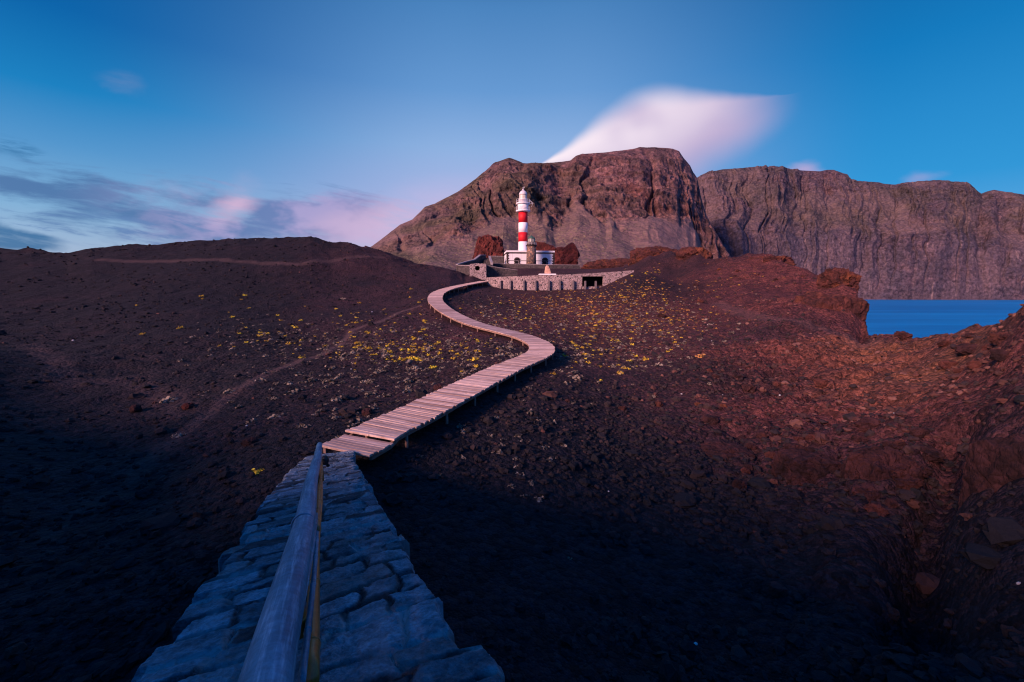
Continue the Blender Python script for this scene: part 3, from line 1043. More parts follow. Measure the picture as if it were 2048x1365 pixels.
ash_shade = np.maximum(ash_shade, 0.8 * spot(1300, 565, 9.0))
ash_shade = np.maximum(ash_shade, 0.6 * spot(1360, 545, 8.0))
ash_shade = np.maximum(ash_shade, 0.75 * spot(1250, 880, 7.0))
ash_shade = np.maximum(ash_shade, 0.6 * spot(1430, 760, 6.0))
ash_shade = np.maximum(ash_shade, 1.0 * (1 - sm(_th, -0.62, -0.05)) * sm(_th, -1.4, -0.9) * sm(_r, 12, 22))  # shade of the left hillside put into its ground colour
ash_shade = np.maximum(ash_shade, 0.35 * (1 - sm(_th, -0.30, -0.05)) * sm(_r, 20, 40) * (_th > -1.2))
ash_shade = np.maximum(ash_shade, 0.85 * spot(200, 520, 22.0))
ash_shade = np.maximum(ash_shade, 0.6 * spot(930, 600, 8.0))
ash_shade = np.clip(ash_shade + wob * 0.35 * (ash_shade > 0.12), 0, 1)
ochre = np.clip(spot(1880, 740, 4.0) + 0.8 * spot(1800, 690, 5.0) + 0.5 * spot(1215, 535, 6) + wob * 0.2, 0, 1) * np.clip(red * 1.6, 0, 1)
tv = np.stack([_x, _y, _z], 1)
tf = grid_faces(len(TH), len(RR))[:, ::-1]
cen = np.array([[0, 0, ZG[:, 0].mean()]])
fan_i = np.arange(len(TH) - 1)
fan = np.stack([np.full(len(TH) - 1, len(tv)), (fan_i + 1) * len(RR), fan_i * len(RR)], 1)
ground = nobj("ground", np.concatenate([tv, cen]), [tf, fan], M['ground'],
              attrs={"red": np.append(red, 0), "ash_shade": np.append(ash_shade, 1), "trail": np.append(trail, 0), "ochre": np.append(ochre, 0)})
tag(ground, kind='structure')

# sea, reaching the horizon
sv = np.array([(-9000, -9000, 0), (9000, -9000, 0), (9000, 12000, 0), (-9000, 12000, 0)], float)
sea = nobj("sea", sv, np.array([[0, 1, 2, 3]]), M['sea'], smooth=False)
tag(sea, kind='structure')


# ------------------------------------------------------------------ mountains
def make_range(name, sky, footpx, footd, crest_d, prof, seed, material, cols, rows, gul, cliffy, rockfn, label_attrs, fans=(), spur_amp=58.0, spur_wl=1.6):
    """sky: skyline (px,py); foot row: (py,d) functions of px; prof: depth share -> height share"""
    px = np.linspace(sky[0][0], sky[-1][0], cols)
    cpy = np.interp(px, [s[0] for s in sky], [s[1] for s in sky])
    cd = np.interp(px, [s[0] for s in crest_d], [s[1] for s in crest_d])
    fpy = np.interp(px, [s[0] for s in footpx], [s[1] for s in footpx])
    fd = np.interp(px, [s[0] for s in footd], [s[1] for s in footd])
    C = np.array([P(a, b, c) for a, b, c in zip(px, cpy, cd)])
    F = np.array([P(a, b, c) for a, b, c in zip(px, fpy, fd)])
    t = np.linspace(0, 1, rows)
    hs = np.interp(t, [s[0] for s in prof], [s[1] for s in prof])
    for _ in range(3):
        hs[1:-1] = (hs[:-2] + hs[1:-1] * 2 + hs[2:]) / 4
    V = np.empty((cols, rows, 3))
    V[:, :, :2] = F[:, None, :2] + (C - F)[:, None, :2] * t[None, :, None]
    V[:, :, 2] = F[:, None, 2] + (C - F)[:, None, 2] * hs[None]
    # arc length along the range for gullies that run downhill
    arc = np.concatenate([[0], np.cumsum(np.linalg.norm(np.diff((C + F) / 2, axis=0)[:, :2], axis=1))])
    aa = np.repeat(arc[:, None], rows, 1)
    T = np.repeat(t[None], cols, 0)
    q = np.stack([aa.ravel(), T.ravel() * 260.0, np.zeros(aa.size)], 1)
    flat = V.reshape(-1, 3)
    warp = fbm(flat, 160.0, 3, 0.5, seed + 40)
    q[:, 0] += warp * 45
    win = (np.sin(np.clip(T.ravel(), 0, 1) * math.pi) ** (0.75 if seed < 300 else 0.45))
    q2 = q * np.array([1, 0.30, 1])
    g1 = fbm(q2, gul, 3, 0.5, seed, True) - 0.30
    g2 = fbm(q2 * np.array([1, 1.2, 1]) + 50, gul * 0.42, 3, 0.5, seed + 3, True) - 0.30
    rough = fbm(flat, 70.0, 6, 0.60, seed + 9, True) - 0.30
    fine = fbm(flat, 22.0, 4, 0.6, seed + 15)
    rk = rockfn(T.ravel(), np.repeat(px[:, None], rows, 1).ravel(), fbm(flat, 130.0, 4, 0.55, seed + 22), g1)
    # debris fans: smooth cones spreading downhill from an apex
    fan = np.zeros(len(q))
    pxw = np.repeat(px[:, None], rows, 1).ravel() + 16 * fbm(flat, 260.0, 3, 0.5, seed + 71)
    for ax, at, w, lean in fans:
        down = at - T.ravel()
        half = np.maximum(w * down, 1e-3)
        k = 1 - np.abs(pxw - ax - lean * down) / half
        fan = np.maximum(fan, np.where(down > 0, np.clip(k, 0, 1) * np.clip(down * 2.6, 0, 1), 0))
    fcover = sm(fan + 0.16 * fbm(flat, 90.0, 4, 0.6, seed + 73) + 0.05 * g2, 0.0, 0.34)
    rk = np.maximum(rk * (1 - 0.90 * fcover), 0.05)
    zrel = flat[:, 2] + 18 * fbm(flat, 200, 2, 0.5, seed + 60)
    terr = (np.abs(((zrel / 34.0) % 1.0) - 0.5) * 2) ** 1.5 + 0.5 * (np.abs(((zrel / 13.0) % 1.0) - 0.5) * 2)
    spur = fbm(np.stack([q[:, 0], q[:, 1] * 0.5 + 900, q[:, 2]], 1), gul * spur_wl, 3, 0.55, seed + 80, True) - 0.30
    crag = fbm(flat * np.array([1, 1, 0.6]), 38.0, 5, 0.62, seed + 85, True) - 0.30
    zb = flat[:, 2] + 10 * fbm(flat, 150.0, 3, 0.5, seed + 61) + 0.06 * flat[:, 0]
    bi = np.floor(zb / 19.0).astype(np.int64)
    fr = zb / 19.0 - bi
    hz = np.zeros_like(bi)
    b0 = _h(bi, hz, hz, seed) / 4294967295.0
    b1 = _h(bi + 1, hz, hz, seed) / 4294967295.0
    band = b0 + (b1 - b0) * sm(fr, 0.80, 1.0) - 0.5
    cleft = np.exp(-(fbm(np.stack([q[:, 0], q[:, 1] * 0.16, q[:, 2]], 1), 55.0, 4, 0.55, seed + 88) / 0.10) ** 2)
    disp = -rk * win * 20 * cleft + rk * 13 * band * (0.4 + 0.6 * sm(fbm(flat, 90.0, 3, 0.5, seed + 89), -0.3, 0.3)) + win * ((spur_amp * spur + 34 * g1 + 19 * g2) * cliffy * (0.12 + 0.88 * rk)) + rk * (0.35 + 0.65 * win) * (20 * rough + 11 * crag + 5 * terr) + (0.8 + 4.5 * rk) * fine
    disp += 20 * sm(fan, 0, 0.8) * win + 2.5 * fcover * fbm(q2 * np.array([1, 0.5, 1]), 22.0, 3, 0.5, seed + 90)
    dirv = (F - C)
    dirv[:, 2] = 0
    dirv /= np.linalg.norm(dirv, axis=1)[:, None]
    n = np.repeat(dirv[:, None, :], rows, 1).reshape(-1, 3) * 0.85
    n[:, 2] = 0.35
    edge = sm(T.ravel(), 0.0, 0.02)
    flat = flat + n * (disp * edge)[:, None] * (1 - 0.88 * sm(T.ravel(), 0.82, 1.0))[:, None]
    V = flat.reshape(cols, rows, 3)
    # back of the range
    back = []
    for k, (dr, dz) in enumerate([(60, -6), (200, -40), (700, -300), (900, -700)]):
        b = V[:, -1, :] - dirv * dr
        b[:, 2] = np.maximum(V[:, -1, 2] + dz, -20)
        back.append(b)
    V = np.concatenate([V, np.stack(back, 1)], 1)
    rows2 = V.shape[1]

    def ext(a):
        a = a.reshape(cols, rows)
        return np.concatenate([a, np.repeat(a[:, -1:], rows2 - rows, 1)], 1).ravel()
    PX = np.repeat(px[:, None], rows, 1)
    attrs = {"rock": ext(rk)}
    for k, fn in label_attrs.items():
        attrs[k] = ext(fn(T, PX, flat).ravel())
    o = nobj(name, V.reshape(-1, 3), grid_faces(cols, rows2), material, attrs=attrs)
    tag(o, kind='structure')
    return o


SKY_A = [(520, 590), (600, 566), (680, 530), (745, 492), (772, 472), (800, 450), (825, 440), (850, 415), (870, 408), (915, 385), (942, 366), (962, 350), (978, 338), (990, 326), (1005, 322), (1018, 318),
         (1030, 322), (1045, 329), (1070, 331), (1090, 329), (1140, 323), (1152, 314), (1165, 309), (1220, 306), (1268, 300), (1280, 296), (1300, 297), (1345, 298),
         (1358, 303), (1368, 318), (1380, 332), (1386, 345), (1394, 356), (1402, 395), (1412, 430), (1430, 462), (1452, 500), (1480, 540), (1520, 580)]


def rock_a(T, PX, n, g1):
    top = sm(T + 0.22 * n + 0.10 * g1, 0.44, 0.62)
    left = sm(PX, 760, 1010)
    return np.clip(top * (0.25 + 0.75 * left) + 0.5 * sm(n, 0.2, 0.6) * sm(T, 0.25, 0.5), 0.06, 1)


make_range("mountain", SKY_A,
           [(520, 594), (700, 566), (1300, 566), (1520, 585)], [(520, 520), (1300, 560), (1520, 900)],
           [(520, 900), (745, 1250), (990, 1600), (1390, 1800), (1410, 1700), (1450, 1400), (1520, 1050)],
           [(0, 0), (0.18, 0.045), (0.40, 0.19), (0.60, 0.42), (0.76, 0.66), (0.88, 0.88), (0.95, 0.97), (1, 1)], 200, M['mountain'], 1300, 430,
           190.0, 1.0, rock_a,
           {"veg": lambda T, PX, V: sm(PX, 1300, 1000) * 0.9 + 0.25,
            "shrub": lambda T, PX, V: sm(T, 0.62, 0.40) * sm(PX, 1420, 1180) * 0.9 + 0.12},
           fans=[(1158, 0.74, 330, 10), (1010, 0.60, 260, -40), (1300, 0.62, 300, 110), (1375, 0.66, 240, 110), (880, 0.58, 300, -110), (1085, 0.66, 200, 0), (1225, 0.64, 180, 20)])

SKY_B = [(1300, 372), (1390, 358), (1400, 352), (1420, 345), (1445, 339), (1500, 336), (1560, 336), (1600, 341), (1640, 343), (1655, 340), (1668, 340), (1680, 345), (1692, 349), (1700, 358), (1715, 363), (1790, 370),
         (1815, 366), (1850, 363), (1890, 363), (1930, 366), (1944, 372), (1952, 380), (1962, 388), (1975, 383), (1988, 380), (2010, 384), (2048, 390), (2150, 398), (2300, 415), (2600, 440)]


def rock_b(T, PX, n, g1):
    return np.clip(0.55 + 0.45 * sm(n, -0.3, 0.3) + 0.3 * sm(T, 0.3, 0.1), 0.3, 1)


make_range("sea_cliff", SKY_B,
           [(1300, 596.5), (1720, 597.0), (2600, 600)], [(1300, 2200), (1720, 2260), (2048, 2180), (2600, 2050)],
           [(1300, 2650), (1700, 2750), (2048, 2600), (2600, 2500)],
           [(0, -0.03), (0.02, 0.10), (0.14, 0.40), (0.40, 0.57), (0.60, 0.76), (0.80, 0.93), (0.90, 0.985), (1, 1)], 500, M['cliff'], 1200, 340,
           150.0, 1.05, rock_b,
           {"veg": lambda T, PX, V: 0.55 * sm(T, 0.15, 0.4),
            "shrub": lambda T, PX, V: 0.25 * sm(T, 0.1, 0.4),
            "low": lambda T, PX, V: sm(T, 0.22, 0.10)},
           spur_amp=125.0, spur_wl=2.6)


# ------------------------------------------------------------------ rocks
def worley3(p, cell, seed):
    p = p / cell
    f0 = np.floor(p).astype(np.int64)
    F1 = np.full(len(p), 9.0)
    F2 = np.full(len(p), 9.0)
    ID = np.zeros(len(p))
    for dx in (-1, 0, 1):
        for dy in (-1, 0, 1):
            for dz in (-1, 0, 1):
                c = f0 + np.array([dx, dy, dz])
                h = [_h(c[:, 0], c[:, 1], c[:, 2] + 101 * k, seed + k) / 4294967295.0 for k in range(4)]
                d = np.sqrt((p[:, 0] - c[:, 0] - h[0]) ** 2 + (p[:, 1] - c[:, 1] - h[1]) ** 2 + (p[:, 2] - c[:, 2] - h[2]) ** 2)
                near = d < F1
                F2 = np.where(near, F1, np.minimum(F2, d))
                ID = np.where(near, h[3], ID)
                F1 = np.where(near, d, F1)
    return F1, F2, ID


def rock_mesh(name, size, seed, material, sub=5, amp=0.35, box=0.5, wl=0.9, squash=None):
    v, f = icosphere(sub)
    # boxier than a ball
    m = np.max(np.abs(v), axis=1)[:, None]
    p = v * (1 - box) + (v / m) * box * 0.85
    n = fbm(v + seed * 3.1, wl, 3, 0.5, seed) * amp + fbm(v + seed, wl * 0.45, 4, 0.6, seed + 5, True) * amp * 0.45 + fbm(v, 0.12, 3, 0.6, seed + 8) * amp * 0.12
    vs = v * (np.asarray(size, float) / np.mean(size))
    vw = vs + 0.14 * np.stack([fbm(vs, 0.5, 3, 0.55, seed + 30 + k) for k in range(3)], 1)
    for cell, wgt in ((0.62, 0.40), (0.27, 0.16), (0.13, 0.07)) if sub >= 5 else ((0.7, 0.35), (0.3, 0.12)):
        F1, F2, ID = worley3(vw + seed * 1.7, cell, seed)
        n = n + amp * wgt * ((ID - 0.5) * 1.1 - 0.45 * np.exp(-((F2 - F1) / 0.06)))
    p = p * (1 + n)[:, None]
    if squash is not None:
        p = squash(p, v)
    p = p * np.asarray(size)
    return npmesh(name, p, f, material, smooth=False)


def rock(name, pos, size, seed, material, label, cat, rz=0.0, group=None, **kw):
    o = bpy.data.objects.new(name, rock_mesh(name, size, seed, material, **kw))
    o.location = pos
    o.rotation_euler = (0, 0, rz)
    link(o)
    tag(o, label, cat, group)
    return o


def rock_px(name, x0, x1, ytop, ybot, d, depth, seed, material, label, cat, **kw):
    a, b = P((x0 + x1) / 2, ytop, d), P((x0 + x1) / 2, ybot, d)
    w = (x1 - x0) / FPX * d * K
    h = a[2] - b[2]
    c = (a + b) / 2
    return rock(name, (c[0], c[1], c[2]), (w / 2 / 0.98, depth, h / 2 / 0.92), seed, material, label, cat, **kw)


def stack_l(p, v):
    p = p.copy()
    top = np.clip((p[:, 2] + 1) / 2, 0, 1)
    p[:, 0] *= 1.14 - 0.36 * top
    p[:, 0] += 0.10 * top
    p[:, 2] = np.where(p[:, 2] > 0.75, 0.75 + (p[:, 2] - 0.75) * 0.5, p[:, 2]) * 1.08
    return p


def stack_r(p, v):
    p = p.copy()
    x = p[:, 0]
    up = np.clip(p[:, 2], 0, 1)
    prof = np.interp(x, [-1.1, -0.75, -0.4, 0.1, 0.35, 0.62, 0.72, 0.85, 1.1], [0.10, 0.12, 0.02, -0.14, -0.13, 0.10, 0.06, -0.30, -0.75])
    p[:, 2] += prof * up * 1.1
    return p


rock_px("rock_stack", 944, 1010, 472, 560, 185, 4.0, 11, M['red_rock'], "dark red lava stack with a flat top left of the lighthouse", "rock", box=0.6, amp=0.30, wl=0.6, squash=stack_l)
rock_px("rock_stack", 1052, 1160, 490, 565, 190, 4.5, 23, M['red_rock'], "wide dark red lava stack with a notched top right of the lighthouse", "rock", box=0.85, amp=0.16, wl=0.5, squash=stack_r)
rock_px("lava_outcrop", 1160, 1290, 521, 570, 165, 4.5, 31, M['rust_rock'], "low rust red lava ridge behind the right end of the pebbled wall", "rock", box=0.3, amp=0.25)
rock_px("lava_outcrop", 1262, 1362, 497, 550, 140, 4.5, 35, M['rust_rock'], "rounded dark and rust lava hump on the ridge right of the lighthouse", "rock", box=0.2, amp=0.28)
rock_px("lava_outcrop", 1352, 1414, 499, 540, 124, 3.0, 47, M['rust_rock'], "small pointed dark lava peak on the ridge skyline", "rock", box=0.15, amp=0.28)
rock_px("lava_outcrop", 1505, 1580, 513, 556, 100, 2.2, 52, M['rust_rock'], "jagged lava ledge jutting from the red ridge crest", "rock", box=0.4, amp=0.4, wl=0.7)
rock_px("lava_headland", 1648, 1704, 540, 600, 80, 2.2, 61, M['rust_rock'], "rust coloured lava knob overhanging the sea at the ridge end", "rock", box=0.3, amp=0.35)
rock_px("lava_headland", 1590, 1716, 588, 700, 69, 2.6, 67, M['rust_rock'], "broad dark lava headland dropping to the sea below the knob", "rock", box=0.4, amp=0.25)
rock_px("lava_outcrop", 1740, 1800, 674, 706, 55, 1.2, 72, M['rust_rock'], "low lumpy lava outcrop at the lip above the water", "rock", box=0.3, amp=0.4)
rock_px("lava_outcrop", 1965, 2120, 870, 1180, 13.0, 0.8, 78, M['grey_rock'], "tall dark lava buttress right of the dark cleft", "rock", box=0.45, amp=0.16, sub=6, wl=0.7)
rock_px("lava_outcrop", 1700, 1830, 905, 1060, 16.8, 0.7, 84, M['grey_rock'], "cracked dark lava outcrop left of the dark cleft", "rock", box=0.45, amp=0.20, sub=6, wl=0.7)
rock_px("lava_outcrop", 1560, 1670, 905, 985, 19.5, 0.8, 86, M['grey_rock'], "low dark lava ledge left of the cracked outcrop", "rock", box=0.4, amp=0.20, sub=6, wl=0.7)
rock_px("lava_outcrop", 1400, 1500, 890, 945, 24.0, 0.9, 88, M['grey_rock'], "flat dark lava ledge halfway down the slope right of the walkway", "rock", box=0.4, amp=0.20)


# ------------------------------------------------------------------ stone causeway
WALL_ROWS = [(1365, 262, 980, 2.17), (1272, 340, 924, 2.67), (1173, 418, 860, 3.53), (1112, 455, 822, 4.25), (1042, 507, 780, 5.72), (1000, 533, 752, 7.1),
             (953, 570, 722, 10.3), (928, 594, 708, 13.6), (908, 620, 716, 16.2)]


def wall_frame():
    ds, L, R = [], [], []
    for y, l, r, d in WALL_ROWS:
        L.append(P(l, y, d))
        R.append(P(r, y, d))
    L, R = np.array(L), np.array(R)
    C = (L + R) / 2
    W = np.linalg.norm(R - L, axis=1) / 2
    # run on behind the camera
    dirv = (C[0] - C[2])
    dirv /= np.linalg.norm(dirv)
    C = np.concatenate([[C[0] + dirv * 4.0, C[0] + dirv * 2.0], C])
    W = np.concatenate([[W[0], W[0]], W])
    return C, W


WC, WW = wall_frame()
WARC = np.concatenate([[0], np.cumsum(np.linalg.norm(np.diff(WC, axis=0), axis=1))])


def wall_pt(s):
    return np.stack([np.interp(s, WARC, WC[:, k]) for k in range(3)], -1)


def make_causeway():
    s = np.concatenate([np.linspace(0, 3.2, 60, endpoint=False), np.linspace(3.2, 7.5, 420, endpoint=False), np.linspace(7.5, WARC[-1], 330)])
    nw = 190
    w = np.linspace(-1, 1, nw)
    c = wall_pt(s)
    for _ in range(60):
        c[1:-1] = (c[:-2] + 2 * c[1:-1] + c[2:]) / 4
    hw = np.interp(s, WARC, WW)
    tan = np.gradient(c, axis=0)
    tan[:, 2] = 0
    tan /= np.linalg.norm(tan, axis=1)[:, None]
    nor = np.stack([tan[:, 1], -tan[:, 0], np.zeros(len(s))], 1)
    ss = np.repeat(s[:, None], nw, 1)
    ww = np.repeat(w[None], len(s), 0)
    lat = ww * hw[:, None]
    # irregular coursed stones: rows of uneven depth, each split into a few stones of uneven width
    rngw = np.random.default_rng(21)
    s0, l0 = ss.ravel(), lat.ravel()
    pq = np.stack([l0, s0, 0 * l0], 1)
    sw = s0 + 0.085 * fbm(pq, 0.50, 3, 0.55, 7) + 0.05 * l0 * np.sin(s0 * 2.3)
    lw = l0 + 0.085 * fbm(pq, 0.40, 3, 0.55, 8)
    rows_ = [-0.5]
    while rows_[-1] < WARC[-1] + 1:
        rows_.append(rows_[-1] + rngw.uniform(0.15, 0.33))
    rows_ = np.array(rows_)
    ri = np.clip(np.searchsorted(rows_, sw) - 1, 0, len(rows_) - 2)
    e_row = np.minimum(sw - rows_[ri], rows_[ri + 1] - sw)
    e_col = np.full(len(s0), 9.0)
    ID = np.zeros(len(s0))
    CX = np.zeros((len(s0), 2))
    for k in range(len(rows_) - 1):
        sel = np.nonzero(ri == k)[0]
        cuts = [-0.95 + rngw.uniform(0, 0.3)]
        while cuts[-1] < 0.95:
            cuts.append(cuts[-1] + rngw.uniform(0.20, 0.55))
        cuts = np.array(cuts)
        ids = rngw.random(len(cuts) + 1)
        if not len(sel):
            continue
        x_ = lw[sel] + rngw.uniform(-0.25, 0.25) * (sw[sel] - rows_[k])
        ci = np.searchsorted(cuts, x_)
        e_col[sel] = np.min(np.abs(x_[:, None] - cuts[None]), axis=1)
        ID[sel] = ids[ci]
        mid_ = (np.concatenate([[cuts[0] - 0.2], cuts]) + np.concatenate([cuts, [cuts[-1] + 0.2]])) / 2
        CX[sel, 0] = mid_[ci]
        CX[sel, 1] = (rows_[k] + rows_[k + 1]) / 2
    q = np.stack([lw, sw], 1)
    rag = 0.012 * fbm(pq, 0.07, 3, 0.6, 17)
    gap = np.minimum(e_row, e_col) + rag
    mort = 1 - sm(gap, 0.012, 0.034)
    loc = q - CX
    p3 = np.stack([lat.ravel(), ss.ravel(), np.zeros(lat.size)], 1)
    tiltx = ((ID * 7.3) % 1 - 0.5) * 0.07
    tilty = ((ID * 13.7) % 1 - 0.5) * 0.06
    h = sm(gap, 0.002, 0.026) * 0.020 + (ID - 0.5) * 0.022 + loc[:, 0] * tiltx * 0.9 + loc[:, 1] * tilty * 1.0
    h += 0.012 * fbm(p3, 0.16, 5, 0.62, 12) + 0.010 * fbm(p3, 0.06, 4, 0.65, 13, True)
    # ragged outer faces: each course sticks out by its own amount
    course = np.searchsorted(rows_, s).astype(np.int64)
    z0 = np.zeros_like(course)
    jl = _h(course, z0, z0, 3) / 4294967295.0
    jr = _h(course, z0 + 4, z0, 5) / 4294967295.0
    nz = fbm(np.stack([s, s * 0, s * 0], 1), 0.12, 3, 0.6, 77) * 0.025
    el = hw + (jl - 0.5) * 0.12 + nz
    er = hw + (jr - 0.5) * 0.10 - 0.085 - nz
    latv = np.where(ww < 0, ww * el[:, None], ww * er[:, None])
    V = c[:, None, :] + nor[:, None, :] * latv[:, :, None]
    V[:, :, 2] += h.reshape(len(s), nw)
    rnd = sm(np.abs(ww), 0.955, 1.0) * 0.04
    V[:, :, 2] -= rnd
    # side faces down to the lava
    sk = []
    for side in (0, -1):
        e = V[:, side, :]
        cols = []
        for k, dz in enumerate((0.18, 0.5, 1.1, 2.2, 4.0)):
            b = e.copy()
            b[:, 2] -= dz
            sgn = -1 if side == 0 else 1
            b += nor * (sgn * (0.03 * fbm(np.stack([s, s * 0 + dz * 3, s * 0], 1), 0.25, 3, 0.6, 90 + k) + 0.02 * dz))[:, None]
            cols.append(b)
        sk.append(cols)
    allv = np.concatenate([np.stack(sk[0][::-1], 1), V, np.stack(sk[1], 1)], 1)
    n2 = allv.shape[1]

    def ext(a):
        a = a.reshape(len(s), nw)
        return np.concatenate([np.repeat(a[:, :1], 5, 1), a, np.repeat(a[:, -1:], 5, 1)], 1).ravel()
    # end face
    faces = grid_faces(len(s), n2)[:, ::-1]
    last = (len(s) - 1) * n2
    endv = allv[-1].copy()
    endv[:, 2] -= 4.0
    base = len(s) * n2
    j = np.arange(n2 - 1)
    endf = np.stack([last + j, last + j + 1, base + j + 1, base + j], 1)
    cid = np.clip(((ID * 3.77) % 1) ** 0.8, 0, 1)
    cid = np.where(((ID * 11.3) % 1) < 0.13, 0.02, cid * 0.75 + 0.25)
    vv = np.concatenate([allv.reshape(-1, 3), endv])
    o = nobj("stone_causeway", vv, [faces, endf], M['stone'], attrs={"cid": np.append(ext(cid), np.full(n2, 0.5)), "mortar": np.append(ext(mort), np.zeros(n2))})
    tag(o, "narrow blue grey rubble stone causeway sloping down to the walkway", "stone wall")


make_causeway()


# ------------------------------------------------------------------ bamboo railing
def bamboo(name, a, b, r0, r1, material, parent, node=0.42, seg=20, seed=1, ring=0.06, sag=0.0):
    a, b = np.asarray(a, float), np.asarray(b, float)
    L = np.linalg.norm(b - a)
    rng = random.Random(seed)
    ts = [0.0]
    nodes = []
    t = node * rng.uniform(0.3, 1.0)
    while t < L - 0.05:
        nodes.append(t)
        t += node * rng.uniform(0.8, 1.25)
    st = set(np.linspace(0, L, 40).tolist())
    for nd in nodes:
        for o in (-0.022, -0.012, -0.006, 0.0, 0.006, 0.012, 0.022):
            st.add(nd + o)
    st = np.array(sorted(x for x in st if 0 <= x <= L))
    rr = r0 + (r1 - r0) * st / L
    for nd in nodes:
        e = np.abs(st - nd)
        rr = rr * (1 + ring * np.exp(-((e - 0.008) / 0.006) ** 2) - ring * 1.2 * np.exp(-(e / 0.0035) ** 2))
    ax = (b - a) / L
    s = np.cross(ax, [0, 0, 1.0])
    s /= np.linalg.norm(s)
    q = np.cross(s, ax)
    ang = np.linspace(0, 2 * math.pi, seg, endpoint=False)
    wob = np.stack([0.006 * np.sin(st * 2.1 + seed), 0.006 * np.sin(st * 1.7 + 2 * seed)], 1)
    cen = a + ax * st[:, None] + s * wob[:, :1] + q * (wob[:, 1:] - (sag * 4 * (st / L) * (1 - st / L))[:, None])
    V = cen[:, None, :] + rr[:, None, None] * (np.cos(ang)[None, :, None] * s + np.sin(ang)[None, :, None] * q)
    n = len(st)
    F = []
    for i in range(n - 1):
        for k in range(seg):
            k2 = (k + 1) % seg
            F.append((i * seg + k, (i + 1) * seg + k, (i + 1) * seg + k2, i * seg + k2))
    gr = np.stack([np.repeat(st[:, None], seg, 1), np.repeat((np.abs(ang - math.pi) * r0)[None], n, 0), np.zeros((n, seg))], -1)
    caps = np.array([list(range(seg)), [(n - 1) * seg + k for k in range(seg - 1, -1, -1)]])
    return nobj(name, V.reshape(-1, 3), [np.array(F), caps], material, parent, vattrs={"grain": gr.reshape(-1, 3)})


def line_pt(a, b, t):
    return np.asarray(a) + (np.asarray(b) - np.asarray(a)) * t


def make_railing():
    A, B = P(538, 1365, 1.52), P(640, 889, 9.3)
    root_loc = P(560, 1365, 1.9)
    root = empty("bamboo_railing", (0, 0, 0), label="thick weathered bamboo handrail on thin amber canes along the causeway", cat="railing")
    A0 = A + (A - B) * 0.16
    hr = bamboo("handrail", A0, B, 0.068, 0.040, M['bamboo'], root, node=20.0, seg=48, seed=3)
    ax = (B - A) / np.linalg.norm(B - A)

    def ring(p, r, w, m, name, par):
        s = np.cross(ax, [0, 0, 1.0])
        s /= np.linalg.norm(s)
        q = np.cross(s, ax)
        mb = MB()
        V, F = [], []
        seg, sg = 40, 8
        for k in range(seg):
            al = 2 * math.pi * k / seg
            o = math.cos(al) * s + math.sin(al) * q
            for j in range(sg):
                be = 2 * math.pi * j / sg
                V.append(p + o * (r + w * 0.5 * math.cos(be)) + ax * w * math.sin(be))
        for k in range(seg):
            for j in range(sg):
                F.append((k * sg + j, ((k + 1) % seg) * sg + j, ((k + 1) % seg) * sg + (j + 1) % sg, k * sg + (j + 1) % sg))
        mb.add(V, F)
        return mb.build(name, m, par, True)

    def on(d):
        t = (d - 1.52) / (9.3 - 1.52)
        return line_pt(A, B, t), 0.068 + (0.040 - 0.068) * (0.16 + t) / 1.16
    for d, w in ((3.42, 0.009), (6.6, 0.006), (7.9, 0.006)):
        p, r = on(d)
        ring(p, r, w, M['bamboo'], "bamboo_node", hr)
    # lower canes
    bamboo("lower_rail", P(616, 1365, 2.05), P(643, 925, 9.3), 0.030, 0.024, M['amber'], root, node=0.5, seg=16, seed=8, ring=0.14)
    bamboo("cane", P(578, 1365, 1.72), P(633, 1030, 4.4), 0.0125, 0.0115, M['bamboo'], root, node=0.40, seg=12, seed=5, ring=0.22)
    bamboo("cane", P(604, 1365, 1.80), P(640, 1010, 5.0), 0.0120, 0.0110, M['bamboo'], root, node=0.36, seg=12, seed=6, ring=0.22)
    bamboo("cane", P(634, 1060, 3.9), P(644, 915, 9.2), 0.014, 0.012, M['amber'], root, node=0.36, seg=12, seed=9, ring=0.22)
    # uprights standing on the stones
    for d in (2.55, 4.6, 6.8, 9.0):
        p, r = on(d)
        k = np.argmin(np.linalg.norm(WC[:, :2] - p[:2], axis=1))
        # height of the causeway below
        ss = np.linspace(0, WARC[-1], 600)
        wp = wall_pt(ss)
        zb = wp[np.argmin(np.hypot(wp[:, 0] - p[0], wp[:, 1] - p[1])), 2]
        bot = np.array([p[0] + 0.01, p[1] + 0.001, zb - 0.05])
        bamboo("post", bot, p - np.array([0, 0, r * 0.4]), 0.030, 0.028, M['amber'], root, node=0.3, seg=14, seed=int(d * 10), ring=0.12)
    # black clamp near the far end
    mb = MB()
    c = P(650, 921, 9.0)
    v, f = icosphere(2)
    mb.add(c + v * np.array([0.055, 0.06, 0.075]), [tuple(t) for t in f])
    mb.tube([c + np.array([-0.10, 0, 0.06]), c, c + np.array([0.05, 0, -0.10])], 0.022, 8)
    mb.build("clamp", M['black'], root, True)


make_railing()


